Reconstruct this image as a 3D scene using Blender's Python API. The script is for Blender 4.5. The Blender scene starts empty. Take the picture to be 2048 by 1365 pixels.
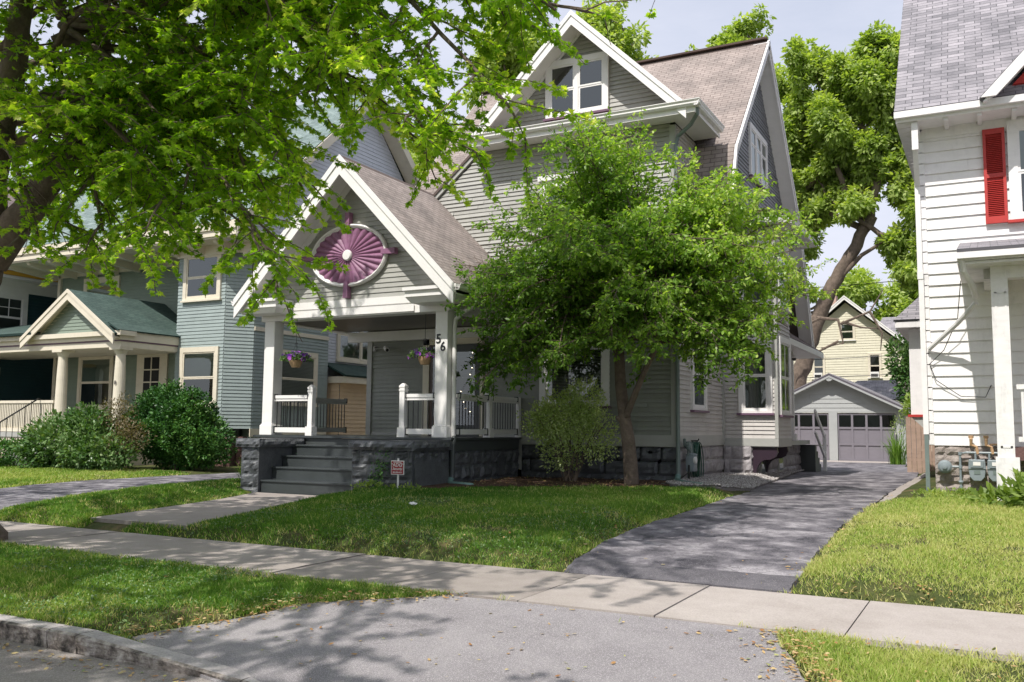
import bpy, math, random
import numpy as np
from mathutils import Vector, Matrix, noise as mnoise
random.seed(5); rng=np.random.default_rng(7)
C=bpy.context.scene.collection
SUN=np.array([0.10,1.0,-1.40]); SUN/=np.linalg.norm(SUN)
# ------------------------------------------------------------------ materials
def newmat(name):
    m=bpy.data.materials.new(name); m.use_nodes=True
    nt=m.node_tree; b=nt.nodes['Principled BSDF']; return m,nt,b
def N(nt,t,**k):
    n=nt.nodes.new(t)
    for a,v in k.items():
        if a.startswith('i_'): n.inputs[a[2:]].default_value=v
        else: setattr(n,a,v)
    return n
def ramp(nt,stops,fac):
    r=nt.nodes.new('ShaderNodeValToRGB'); e=r.color_ramp.elements
    e[0].position,e[0].color=stops[0][0],(*stops[0][1],1); e[1].position,e[1].color=stops[-1][0],(*stops[-1][1],1)
    for p,c in stops[1:-1]:
        x=e.new(p); x.color=(*c,1)
    nt.links.new(fac,r.inputs[0]); return r.outputs[0]
def coords(nt,kind='Object'):
    return nt.nodes.new('ShaderNodeTexCoord').outputs[kind]
def noise(nt,scale,detail=4,rough=.6,vec=None,stretch=None):
    n=N(nt,'ShaderNodeTexNoise'); n.inputs['Scale'].default_value=scale; n.inputs['Detail'].default_value=detail; n.inputs['Roughness'].default_value=rough
    v=vec if vec is not None else coords(nt)
    if stretch:
        mp=nt.nodes.new('ShaderNodeMapping'); mp.inputs['Scale'].default_value=stretch; nt.links.new(v,mp.inputs[0]); v=mp.outputs[0]
    nt.links.new(v,n.inputs['Vector']); return n.outputs['Fac']
def bump(nt,b,h,strength=.3,dist=.02):
    k=nt.nodes.new('ShaderNodeBump'); k.inputs['Strength'].default_value=strength; k.inputs['Distance'].default_value=dist
    nt.links.new(h,k.inputs['Height']); nt.links.new(k.outputs[0],b.inputs['Normal']); return k
def mixc(nt,a,b_,fac,mode='MIX'):
    m=nt.nodes.new('ShaderNodeMix'); m.data_type='RGBA'; m.blend_type=mode
    for s,v in ((6,a),(7,b_)):
        if isinstance(v,tuple): m.inputs[s].default_value=(*v,1)
        else: nt.links.new(v,m.inputs[s])
    if isinstance(fac,(int,float)): m.inputs[0].default_value=fac
    else: nt.links.new(fac,m.inputs[0])
    return m.outputs[2]
def paint(name,col,rough=.5,var=.12,dirt=.0,scale=2.0,bs=.15,fine=60):
    m,nt,b=newmat(name)
    a=noise(nt,scale,5,.65,stretch=(1,1,2.5)); 
    lo=tuple(c*(1-var) for c in col); hi=tuple(min(1,c*(1+var)) for c in col)
    c=ramp(nt,[(.3,lo),(.7,hi)],a)
    if dirt>0:
        d=noise(nt,6,6,.7,stretch=(1,1,.25)); f=ramp(nt,[(.52,(0,0,0)),(.72,(dirt,dirt,dirt))],d)
        c=mixc(nt,c,tuple(x*.45 for x in col),f)
    nt.links.new(c,b.inputs['Base Color']); b.inputs['Roughness'].default_value=rough
    bump(nt,b,noise(nt,fine,3,.6,stretch=(1,1,4)),bs,.004)
    return m
def shingles(name,c1,c2,c3,w=.26,h=.115):
    m,nt,b=newmat(name)
    uv=coords(nt,'UV')
    br=N(nt,'ShaderNodeTexBrick'); nt.links.new(uv,br.inputs[0])
    br.offset=.37; br.squash=1.0
    br.inputs['Scale'].default_value=1; br.inputs['Brick Width'].default_value=w; br.inputs['Row Height'].default_value=h
    br.inputs['Mortar Size'].default_value=.008; br.inputs['Mortar Smooth'].default_value=.3; br.inputs['Bias'].default_value=-.1
    br.inputs['Color1'].default_value=(*c1,1); br.inputs['Color2'].default_value=(*c2,1); br.inputs['Mortar'].default_value=(*c3,1)
    n=noise(nt,1.3,5,.7,uv); c=mixc(nt,br.outputs[0],ramp(nt,[(.3,(.62,.62,.62)),(.7,(1.15,1.12,1.1))],n),1.0,'MULTIPLY')
    g=noise(nt,90,2,.5,uv); c=mixc(nt,c,ramp(nt,[(.3,(.75,.75,.75)),(.7,(1.2,1.2,1.2))],g),1.0,'MULTIPLY')
    nt.links.new(c,b.inputs['Base Color']); b.inputs['Roughness'].default_value=.92
    # stepped courses: saw-tooth height along v
    sx=nt.nodes.new('ShaderNodeSeparateXYZ'); nt.links.new(uv,sx.inputs[0])
    md=N(nt,'ShaderNodeMath',operation='DIVIDE'); nt.links.new(sx.outputs[1],md.inputs[0]); md.inputs[1].default_value=h
    fr=N(nt,'ShaderNodeMath',operation='FRACT'); nt.links.new(md.outputs[0],fr.inputs[0])
    iv=N(nt,'ShaderNodeMath',operation='SUBTRACT'); iv.inputs[0].default_value=1; nt.links.new(fr.outputs[0],iv.inputs[1])
    ad=N(nt,'ShaderNodeMath',operation='MULTIPLY_ADD'); nt.links.new(br.outputs['Color'],ad.inputs[0]); ad.inputs[1].default_value=.8; nt.links.new(iv.outputs[0],ad.inputs[2])
    bump(nt,b,ad.outputs[0],.55,.015)
    return m
def leafmat(name,cols,trans=.35,rough=.45):
    m=bpy.data.materials.new(name); m.use_nodes=True; nt=m.node_tree; nt.nodes.clear()
    out=nt.nodes.new('ShaderNodeOutputMaterial')
    at=N(nt,'ShaderNodeAttribute',attribute_name='tint')
    c=ramp(nt,[(i/(len(cols)-1),cc) for i,cc in enumerate(cols)],at.outputs['Fac'])
    d=N(nt,'ShaderNodeBsdfPrincipled'); nt.links.new(c,d.inputs['Base Color']); d.inputs['Roughness'].default_value=rough
    d.inputs['Specular IOR Level'].default_value=.35
    t=nt.nodes.new('ShaderNodeBsdfTranslucent')
    tc=mixc(nt,c,(1.25,1.35,.35),1.0,'MULTIPLY'); nt.links.new(tc,t.inputs[0])
    mx=nt.nodes.new('ShaderNodeMixShader'); mx.inputs[0].default_value=trans
    nt.links.new(d.outputs[0],mx.inputs[1]); nt.links.new(t.outputs[0],mx.inputs[2]); nt.links.new(mx.outputs[0],out.inputs[0])
    return m
def ground_mat(name,stops,scale,rough=.95,bs=.5,bd=.02,fscale=40,speck=None,joint=False):
    m,nt,b=newmat(name)
    c=ramp(nt,stops,noise(nt,scale,8,.7))
    f=noise(nt,fscale,6,.75)
    c=mixc(nt,c,ramp(nt,[(.3,(.6,.6,.6)),(.7,(1.35,1.35,1.35))],f),1.0,'MULTIPLY')
    if speck:
        v=N(nt,'ShaderNodeTexVoronoi'); v.inputs['Scale'].default_value=speck[0]; nt.links.new(coords(nt),v.inputs['Vector'])
        s=N(nt,'ShaderNodeSeparateColor'); nt.links.new(v.outputs['Color'],s.inputs[0])
        c=mixc(nt,c,speck[1],ramp(nt,[(speck[2],(0,0,0)),(speck[2]+.03,(1,1,1))],s.outputs[0]))
    if joint:
        v=N(nt,'ShaderNodeTexVoronoi',feature='DISTANCE_TO_EDGE'); v.inputs['Scale'].default_value=joint
        w=N(nt,'ShaderNodeTexNoise'); w.inputs['Scale'].default_value=1.7; w.inputs['Detail'].default_value=6; nt.links.new(coords(nt),w.inputs['Vector'])
        ad=N(nt,'ShaderNodeVectorMath',operation='MULTIPLY_ADD'); nt.links.new(w.outputs['Color'],ad.inputs[0]); ad.inputs[1].default_value=(1.6,1.6,0); nt.links.new(coords(nt),ad.inputs[2]); nt.links.new(ad.outputs[0],v.inputs['Vector'])
        c=mixc(nt,(.045,.043,.045),c,ramp(nt,[(.0,(.35,.35,.35)),(.006,(1,1,1))],v.outputs['Distance']))
    nt.links.new(c,b.inputs['Base Color']); b.inputs['Roughness'].default_value=rough; b.inputs['Specular IOR Level'].default_value=.25
    bump(nt,b,f,bs,bd); return m
M={}
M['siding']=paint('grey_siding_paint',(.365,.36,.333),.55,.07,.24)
M['siding_lower_shaded']=paint('shaded_grey_siding',(.265,.275,.245),.55,.07,.2)  # porch and lower-wall shade painted in as a darker copy of the siding
M['siding_side_lit']=paint('lit_grey_siding',(.53,.50,.475),.55,.06,.2)  # paler copy of the front siding, side-wall light put into the colour
M['siding_slate']=paint('slate_grey_siding_paint',(.25,.255,.275),.55,.06,.08)
M['siding_trim']=paint('grey_trim_paint',(.40,.40,.375),.5,.07,.05)
M['white']=paint('white_trim_paint',(.80,.78,.76),.45,.04,.10)
M['white_old']=paint('weathered_white_paint',(.80,.78,.775),.5,.05,.22,3)
M['white_peel']=paint('peeling_white_paint',(.76,.74,.73),.6,.08,.45,5)
M['cream']=paint('cream_trim_paint',(.68,.62,.50),.5,.06,.15)
M['blue_siding']=paint('pale_blue_green_siding',(.29,.345,.335),.55,.08,.2)
M['gable_sky_lit']=paint('sky_lit_siding',(.60,.62,.68),.55,.05,.08)  # sky reflection on the side gable painted into a paler siding colour
M['tan_siding']=paint('tan_siding',(.62,.46,.30),.55,.08,.1)
M['teal']=paint('dark_teal_siding',(.022,.062,.075),.5,.12,.1)
M['yellow_siding']=paint('pale_yellow_siding',(.68,.64,.50),.6,.06,.2)
M['mustard']=paint('mustard_paint',(.65,.36,.04),.5,.06,.05)
M['green_siding']=paint('olive_siding_shade',(.21,.26,.21),.55,.08,.12)
M['garage_siding']=paint('garage_grey_siding',(.38,.39,.385),.55,.06,.1)
M['garage_door']=paint('purple_grey_door_paint',(.195,.18,.205),.45,.05,.05)
M['dark_paint']=paint('charcoal_step_paint',(.045,.052,.054),.32,.12,.2,3)
M['skirt']=paint('dark_skirt_paint',(.055,.062,.062),.45,.1,.1)
M['purple']=paint('plum_paint',(.26,.115,.205),.5,.18,.4,5)
M['plum_dark']=paint('dark_plum_paint',(.035,.02,.032),.4,.1,.1)
M['plum_sill']=paint('plum_sill_paint',(.15,.08,.13),.5,.1,.1)
M['red']=paint('faded_red_paint',(.45,.035,.03),.5,.1,.15,6)
M['black']=paint('black_metal',(.012,.013,.014),.35,.05,0)
M['ceiling']=paint('dark_brown_ceiling',(.07,.05,.04),.35,.15,0)
M['door_wood']=paint('dark_varnished_wood',(.05,.022,.010),.3,.2,0)
M['galv']=paint('grey_meter_metal',(.23,.27,.29),.4,.1,.1)
M['downpipe']=paint('grey_green_downpipe',(.16,.20,.19),.4,.06,.05)
M['pipe_tan']=paint('tan_pipe_metal',(.50,.32,.18),.5,.15,.3)
M['hose']=paint('green_rubber',(.012,.075,.045),.35,.1,0)
M['pvc']=paint('grey_green_drain_pipe',(.16,.26,.24),.4,.1,.1)
M['fence']=paint('weathered_fence_wood',(.37,.26,.20),.8,.16,.3,3)
M['basket']=paint('coir_basket',(.45,.30,.17),.9,.2,.1)
M['pot']=paint('grey_planter',(.20,.21,.21),.6,.1,.1)
M['chimney']=paint('pinkish_brick',(.50,.34,.28),.8,.15,.2)
M['blind']=paint('white_blind',(.75,.75,.74),.5,.03,0)
M['curtain']=paint('grey_curtain',(.50,.50,.49),.9,.05,0)
M['dark_in']=paint('dark_interior',(.015,.015,.016),.8,.1,0)
M['signred']=paint('red_sign_paint',(.30,.012,.018),.4,.05,0)
M['wire']=paint('wire_black',(.02,.02,.02),.5,0,0)
M['shade']=paint('pale_green_shade',(.38,.44,.38),.7,.05,0)
M['roof_main']=shingles('taupe_shingles',(.36,.31,.285),(.28,.24,.22),(.13,.10,.09))
M['roof_dark']=shingles('brown_grey_shingles',(.25,.20,.19),(.17,.135,.13),(.07,.055,.055))
M['roof_green']=shingles('green_shingles',(.07,.115,.10),(.05,.09,.078),(.015,.045,.04))
M['roof_sage']=shingles('grey_green_shingles',(.24,.31,.30),(.15,.21,.20),(.05,.08,.08),.32,.14)
M['roof_grey']=shingles('purple_grey_shingles',(.36,.345,.375),(.19,.185,.205),(.10,.10,.11),.30,.12)
M['ridge']=paint('ridge_cap',(.09,.06,.05),.9,.2,.1)
def glass():
    m=bpy.data.materials.new('window_glass'); m.use_nodes=True; nt=m.node_tree; nt.nodes.clear()
    o=nt.nodes.new('ShaderNodeOutputMaterial'); g=nt.nodes.new('ShaderNodeBsdfGlossy'); g.inputs['Roughness'].default_value=.02; g.inputs[0].default_value=(.9,.95,.93,1)
    t=nt.nodes.new('ShaderNodeBsdfTransparent'); t.inputs[0].default_value=(.72,.76,.74,1)
    f=nt.nodes.new('ShaderNodeFresnel'); f.inputs[0].default_value=2.2
    k=nt.nodes.new('ShaderNodeBump'); k.inputs['Strength'].default_value=.06; k.inputs['Distance'].default_value=.02; nt.links.new(noise(nt,2.5,2,.5),k.inputs['Height']); nt.links.new(k.outputs[0],g.inputs['Normal'])
    mx=nt.nodes.new('ShaderNodeMixShader'); nt.links.new(f.outputs[0],mx.inputs[0]); nt.links.new(t.outputs[0],mx.inputs[1]); nt.links.new(g.outputs[0],mx.inputs[2]); nt.links.new(mx.outputs[0],o.inputs[0])
    return m
M['glass']=glass()
def stone(name,c1,c2,rough,b2=.5):
    m,nt,b=newmat(name); c=ramp(nt,[(.25,c1),(.75,c2)],noise(nt,5,7,.7)); nt.links.new(c,b.inputs['Base Color']); b.inputs['Roughness'].default_value=rough
    bump(nt,b,noise(nt,22,8,.7),b2,.03); return m
M['stone_dark']=stone('charcoal_painted_stone',(.05,.055,.06),(.12,.125,.135),.38)
M['stone_side_lit']=stone('lit_painted_stone',(.26,.24,.25),(.42,.39,.40),.6)  # lit copy of the foundation stone, light on the side put into the colour
M['stone_rh']=stone('grey_brown_stone',(.20,.16,.14),(.46,.41,.38),.9,.9)
M['stone_red']=stone('reddish_brown_stone',(.09,.045,.04),(.20,.11,.10),.9,.9)
M['bark']=stone('brown_bark',(.075,.058,.045),(.25,.19,.15),.95,1.0)
M['bark_grey']=stone('grey_bark',(.10,.08,.07),(.24,.19,.165),.95,1.0)
M['kerb']=ground_mat('granite_kerb',[(.36,(.06,.055,.05)),(.5,(.30,.26,.23)),(.68,(.50,.46,.43))],4.5,.8,.8,.03,18)
M['kerb_top']=ground_mat('granite_kerb_top',[(.3,(.34,.31,.31)),(.7,(.46,.43,.42))],5,.8,.3,.01,50)
M['asphalt']=ground_mat('pale_worn_asphalt',[(.25,(.20,.185,.195)),(.5,(.30,.28,.29)),(.75,(.38,.355,.36))],.9,.9,.9,.012,160,(230,(.50,.47,.48),.84))
M['drive']=ground_mat('sealed_driveway_asphalt',[(.38,(.055,.052,.062)),(.50,(.15,.14,.155)),(.64,(.34,.32,.335))],1.9,.75,.5,.01,55,(120,(.20,.19,.2),.93),joint=.55)
M['lip']=ground_mat('fresh_asphalt_lip',[(.3,(.085,.08,.09)),(.7,(.17,.16,.175))],3,.85,.9,.012,90,(160,(.25,.24,.25),.92))
M['street']=ground_mat('dusty_street',[(.3,(.22,.19,.18)),(.7,(.34,.31,.29))],1.5,.95,.5,.01,60,(140,(.40,.37,.35),.9))
M['soil']=ground_mat('soil_and_thatch',[(.3,(.035,.055,.014)),(.5,(.07,.085,.025)),(.7,(.16,.12,.06))],1.6,.95,.8,.03,35)
M['mulch']=ground_mat('leaf_litter_mulch',[(.3,(.05,.03,.022)),(.55,(.12,.07,.05)),(.75,(.24,.15,.11))],7,.95,1,.05,30)
M['gravelbed']=ground_mat('gravel_base',[(.3,(.15,.135,.13)),(.7,(.35,.32,.31))],30,.95,1,.04,70)
def concrete(name,a,b_):
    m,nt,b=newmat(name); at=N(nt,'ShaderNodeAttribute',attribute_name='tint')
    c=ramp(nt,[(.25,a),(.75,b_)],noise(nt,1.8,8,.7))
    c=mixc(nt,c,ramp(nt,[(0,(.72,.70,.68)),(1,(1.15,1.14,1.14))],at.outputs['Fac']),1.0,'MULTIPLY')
    f=noise(nt,70,6,.8); c=mixc(nt,c,ramp(nt,[(.3,(.7,.7,.7)),(.7,(1.2,1.2,1.2))],f),1.0,'MULTIPLY')
    nt.links.new(c,b.inputs['Base Color']); b.inputs['Roughness'].default_value=.9; bump(nt,b,f,.4,.008); return m
M['walk']=concrete('worn_concrete',(.30,.265,.24),(.42,.38,.355))
M['leaf_maple']=leafmat('maple_leaf',[(.11,.22,.016),(.20,.36,.026),(.33,.52,.04),(.56,.70,.09),(.78,.80,.24)],.60)
M['leaf_crab']=leafmat('crabapple_leaf',[(.10,.20,.035),(.19,.33,.055),(.32,.48,.09),(.56,.67,.19),(.78,.80,.42)],.52,.35)
M['leaf_back']=leafmat('walnut_leaf',[(.17,.25,.06),(.28,.38,.10),(.45,.54,.18),(.68,.72,.34)],.5)
M['leaf_yew']=leafmat('yew_leaf',[(.014,.055,.014),(.03,.10,.02),(.075,.19,.035),(.22,.36,.08)],.2)
M['leaf_rhodo']=leafmat('shrub_leaf',[(.03,.08,.02),(.065,.15,.035),(.16,.26,.09),(.36,.44,.24)],.25,.3)
M['leaf_barberry']=leafmat('reddish_leaf',[(.08,.08,.035),(.17,.14,.07),(.34,.24,.17)],.3)
M['leaf_pale']=leafmat('pale_bush_leaf',[(.22,.32,.10),(.42,.52,.22),(.64,.70,.42),(.82,.85,.62)],.5,.3)
M['leaf_lily']=leafmat('strap_leaf',[(.05,.12,.015),(.13,.25,.03),(.28,.42,.07)],.3)
M['grass']=leafmat('grass_blade',[(.035,.105,.010),(.07,.18,.018),(.15,.29,.035),(.36,.46,.09),(.68,.60,.30)],.35,.6)
M['litter']=leafmat('fallen_leaf',[(.30,.14,.05),(.45,.28,.12),(.55,.42,.22),(.20,.30,.08)],.15,.7)
M['petal']=leafmat('petunia_petal',[(.015,.003,.02),(.10,.01,.25),(.30,.03,.55),(.48,.12,.60)],.2,.5)
# ------------------------------------------------------------------ mesh builder
class MB:
    def __init__(s): s.v=[]; s.f=[]; s.uv={}; s.mi=[]; s.m=0
    def quad(s,a,b,c,d,uv=None):
        i=len(s.v); s.v+=[tuple(a),tuple(b),tuple(c),tuple(d)]; s.f.append((i,i+1,i+2,i+3)); s.mi.append(s.m)
        if uv: s.uv[len(s.f)-1]=uv
    def poly(s,pts,uv=None):
        i=len(s.v); s.v+=[tuple(p) for p in pts]; s.f.append(tuple(range(i,i+len(pts)))); s.mi.append(s.m)
        if uv: s.uv[len(s.f)-1]=uv
    def box(s,a,b):
        x0,y0,z0=[min(p,q) for p,q in zip(a,b)]; x1,y1,z1=[max(p,q) for p,q in zip(a,b)]
        s.hexa([(x0,y0,z0),(x1,y0,z0),(x1,y1,z0),(x0,y1,z0),(x0,y0,z1),(x1,y0,z1),(x1,y1,z1),(x0,y1,z1)])
    def hexa(s,p):
        i=len(s.v); s.v+=[tuple(q) for q in p]
        for f in ((0,3,2,1),(4,5,6,7),(0,1,5,4),(1,2,6,5),(2,3,7,6),(3,0,4,7)): s.f.append(tuple(i+k for k in f)); s.mi.append(s.m)
    def obox(s,c,ux,uy,uz,hx,hy,hz):
        c=Vector(c); ux,uy,uz=Vector(ux).normalized()*hx,Vector(uy).normalized()*hy,Vector(uz).normalized()*hz
        s.hexa([c-ux-uy-uz,c+ux-uy-uz,c+ux+uy-uz,c-ux+uy-uz,c-ux-uy+uz,c+ux-uy+uz,c+ux+uy+uz,c-ux+uy+uz])
    def bar(s,a,b,w,h,up=(0,0,1)):
        a,b=Vector(a),Vector(b); d=(b-a); L=d.length; d.normalize(); u=Vector(up); sx=d.cross(u)
        if sx.length<1e-4: sx=Vector((1,0,0))
        sx.normalize(); u=sx.cross(d).normalized()
        s.obox((a+b)/2,d,sx,u,L/2,w/2,h/2)
    def tube(s,pts,r,n=8,cap=True):
        pts=[Vector(p) for p in pts]; rs=r if isinstance(r,(list,tuple)) else [r]*len(pts)
        i0=len(s.v); prev=None
        for k,p in enumerate(pts):
            d=(pts[min(k+1,len(pts)-1)]-pts[max(k-1,0)]).normalized()
            if prev is None: a=d.orthogonal().normalized()
            else:
                a=prev-d*prev.dot(d); a=a.normalized() if a.length>1e-5 else d.orthogonal().normalized()
            prev=a; b=d.cross(a)
            for j in range(n):
                t=2*math.pi*j/n; q=p+(a*math.cos(t)+b*math.sin(t))*rs[k]; s.v.append(tuple(q))
        for k in range(len(pts)-1):
            for j in range(n):
                a0=i0+k*n+j; a1=i0+k*n+(j+1)%n; s.f.append((a0,a1,a1+n,a0+n)); s.mi.append(s.m)
        if cap:
            s.f.append(tuple(i0+j for j in range(n))[::-1]); s.mi.append(s.m)
            s.f.append(tuple(i0+(len(pts)-1)*n+j for j in range(n))); s.mi.append(s.m)
    def lathe(s,c,prof,n=24,axis='z'):
        i0=len(s.v)
        for r,h in prof:
            for j in range(n):
                t=2*math.pi*j/n
                if axis=='z': s.v.append((c[0]+r*math.cos(t),c[1]+r*math.sin(t),c[2]+h))
                elif axis=='y': s.v.append((c[0]+r*math.cos(t),c[1]+h,c[2]+r*math.sin(t)))
                else: s.v.append((c[0]+h,c[1]+r*math.cos(t),c[2]+r*math.sin(t)))
        for k in range(len(prof)-1):
            for j in range(n):
                a0=i0+k*n+j; a1=i0+k*n+(j+1)%n; s.f.append((a0,a1,a1+n,a0+n)); s.mi.append(s.m)
        s.f.append(tuple(i0+j for j in range(n))[::-1]); s.mi.append(s.m)
        s.f.append(tuple(i0+(len(prof)-1)*n+j for j in range(n))); s.mi.append(s.m)
    def prism(s,pts,off):
        """closed polygon pts (3D) extruded by off"""
        off=Vector(off); n=len(pts); i=len(s.v); s.v+=[tuple(p) for p in pts]+[tuple(Vector(p)+off) for p in pts]
        s.f.append(tuple(range(i,i+n))[::-1]); s.f.append(tuple(range(i+n,i+2*n))); s.mi+= [s.m,s.m]
        for k in range(n):
            j=(k+1)%n; s.f.append((i+k,i+j,i+n+j,i+n+k)); s.mi.append(s.m)
    def build(s,name,mat,parent=None,smooth=False,origin=None,bevel=0):
        if origin is None:
            o=parent; origin=(0,0,0)
            while o is not None:
                if o.parent is None: origin=tuple(o.location)
                o=o.parent
        me=bpy.data.meshes.new(name)
        ox,oy,oz=origin
        me.from_pydata([(x-ox,y-oy,z-oz) for x,y,z in s.v],[],s.f)
        mats=mat if isinstance(mat,(list,tuple)) else [mat]
        for m in mats: me.materials.append(m)
        if len(mats)>1: me.polygons.foreach_set('material_index',s.mi)
        if s.uv:
            ul=me.uv_layers.new(name='UVMap')
            for fi,uv in s.uv.items():
                p=me.polygons[fi]
                for k,li in enumerate(p.loop_indices): ul.data[li].uv=uv[k]
        if smooth: me.polygons.foreach_set('use_smooth',[True]*len(me.polygons))
        o=bpy.data.objects.new(name,me); C.objects.link(o)
        if parent is not None: o.parent=parent
        else: o.location=origin
        if bevel>0:
            bv=o.modifiers.new('bevel','BEVEL'); bv.width=bevel; bv.segments=2; bv.limit_method='ANGLE'; bv.angle_limit=math.radians(40)
        me.update(); return o
def thing(name,label,cat,loc,group=None):
    o=bpy.data.objects.new(name,None); C.objects.link(o); o.location=loc; o.empty_display_size=.3
    o['label']=label; o['category']=cat
    if group: o['group']=group
    return o
def tag(o,label,cat,group=None,kind=None):
    o['label']=label; o['category']=cat
    if group: o['group']=group
    if kind: o['kind']=kind
    return o
def struct(o): o['kind']='structure'; return o
def copy_tree(o,loc,label,rotz=None):
    def rec(q,par):
        c=q.copy(); C.objects.link(c); c.parent=par
        for ch in [x for x in bpy.data.objects if x.parent==q]: rec(ch,c)
        return c
    r=rec(o,None); r.location=loc; r['label']=label
    if rotz is not None: r.rotation_euler=(0,0,rotz)
    return r
# ------------------------------------------------------------------ clapboards / roofs / stone
def clip_band(poly,z0,z1):
    def half(ps,z,keep):
        out=[]
        for i in range(len(ps)):
            a,b=ps[i],ps[(i+1)%len(ps)]; ia=keep(a[1],z); ib=keep(b[1],z)
            if ia: out.append(a)
            if ia!=ib:
                t=(z-a[1])/(b[1]-a[1]); out.append((a[0]+(b[0]-a[0])*t,z))
        return out
    p=half(poly,z0,lambda v,z:v>=z-1e-9)
    return half(p,z1,lambda v,z:v<=z+1e-9) if p else p
def clapboard(mb,org,u,n,poly,e=.1,t=.016,jit=.0):
    """poly: convex [(u,z)], boards lapped on plane org + u*U + z*Z, outward n"""
    org=Vector(org); u=Vector(u).normalized(); n=Vector(n).normalized(); Z=Vector((0,0,1))
    zs=[p[1] for p in poly]; z=min(zs); zm=max(zs)
    k=0
    while z<zm-1e-4:
        z1=min(z+e,zm); p0=clip_band(poly,z,z1); parts=[]
        if len(p0)>=3:
            ua,ub=min(q[0] for q in p0),max(q[0] for q in p0); cuts=[]; c=ua+random.uniform(.6,3.6)
            while c<ub-.4: cuts.append(c); c+=random.uniform(2.2,4.2)
            rest=[(b_,a_) for a_,b_ in p0]
            for c in cuts:
                q=clip_band(rest,-1e6,c-.002); rest=clip_band(rest,c+.002,1e6)
                if q: parts.append([(b_,a_) for a_,b_ in q])
            if rest: parts.append([(b_,a_) for a_,b_ in rest])
        for p in parts:
            if len(p)<3: continue
            tt=t*(1+random.uniform(-jit,jit)); pts=[]
            for a,b in p:
                off=.003+tt*(1-(b-z)/e)
                pts.append(org+u*a+Z*b+n*off)
            mb.poly(pts)
            lo=[a for a,b in p if abs(b-z)<1e-5]
            if len(lo)>=2:
                a0,a1=min(lo),max(lo)
                A=org+u*a0+Z*z; B=org+u*a1+Z*z
                mb.quad(A,B,B+n*(.003+tt),A+n*(.003+tt))
        z=z1; k+=1
def orient(o):
    return o
def roofquad(mb,p0,p1,p2,p3,thick=.07):
    """p0-p1 eave (horizontal), p2-p3 upper; uv in metres; slab"""
    p0,p1,p2,p3=map(Vector,(p0,p1,p2,p3)); U=(p1-p0).normalized(); n=U.cross(p3-p0).normalized(); V=n.cross(U)
    def uv(p): d=p-p0; return (d.dot(U),d.dot(V))
    mb.quad(p0,p1,p2,p3,[uv(p0),uv(p1),uv(p2),uv(p3)])
    if n.z<0: n=-n
    q=[p-n*thick for p in (p0,p1,p2,p3)]; z=[(0,0)]*4
    mb.quad(q[3],q[2],q[1],q[0],z)
    P=(p0,p1,p2,p3)
    for i in range(4):
        j=(i+1)%4; mb.quad(P[i],q[i],q[j],P[j],z)
def stones(mb,org,u,n,L,z0,z1,bh=.3,bw=.5,amp=.05,seed=0,proud=.03):
    rd=random.Random(seed); org=Vector(org); u=Vector(u).normalized(); n=Vector(n).normalized()
    rows=max(1,round((z1-z0)/bh)); h=(z1-z0)/rows
    for r in range(rows):
        x=-rd.uniform(0,bw*.5)
        while x<L:
            w=bw*rd.uniform(.6,1.25); a=max(0,x)+.003; b=min(L,x+w)-.003; x+=w
            if b-a<.05: continue
            nx=max(3,int((b-a)/.06)); nz=max(3,int(h/.055)); i0=len(mb.v); off=rd.uniform(0,99)
            za=z0+r*h+.003; zb=z0+(r+1)*h-.003; pr=proud*rd.uniform(.6,1.3)
            for j in range(nz+1):
                for i in range(nx+1):
                    s=i/nx; t=j/nz; edge=min(min(s,1-s)*(b-a),min(t,1-t)*(zb-za)); e=min(1,edge/.05)
                    px=a+(b-a)*s; pz=za+(zb-za)*t
                    d=-.002+e*(pr+.012+amp*mnoise.fractal(Vector((px*5+off,pz*6,off)),1.0,2.0,4))
                    mb.v.append(tuple(org+u*px+Vector((0,0,1))*pz+n*d))
            for j in range(nz):
                for i in range(nx):
                    k=i0+j*(nx+1)+i; mb.f.append((k,k+1,k+nx+2,k+nx+1)); mb.mi.append(mb.m)
    mb.quad(org+Vector((0,0,z0))-n*.005,org+u*L+Vector((0,0,z0))-n*.005,org+u*L+Vector((0,0,z1))-n*.005,org+Vector((0,0,z1))-n*.005)
WQ=.028
def frame_uvn(org,u,n): return Vector(org),Vector(u).normalized(),Vector(n).normalized()
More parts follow.
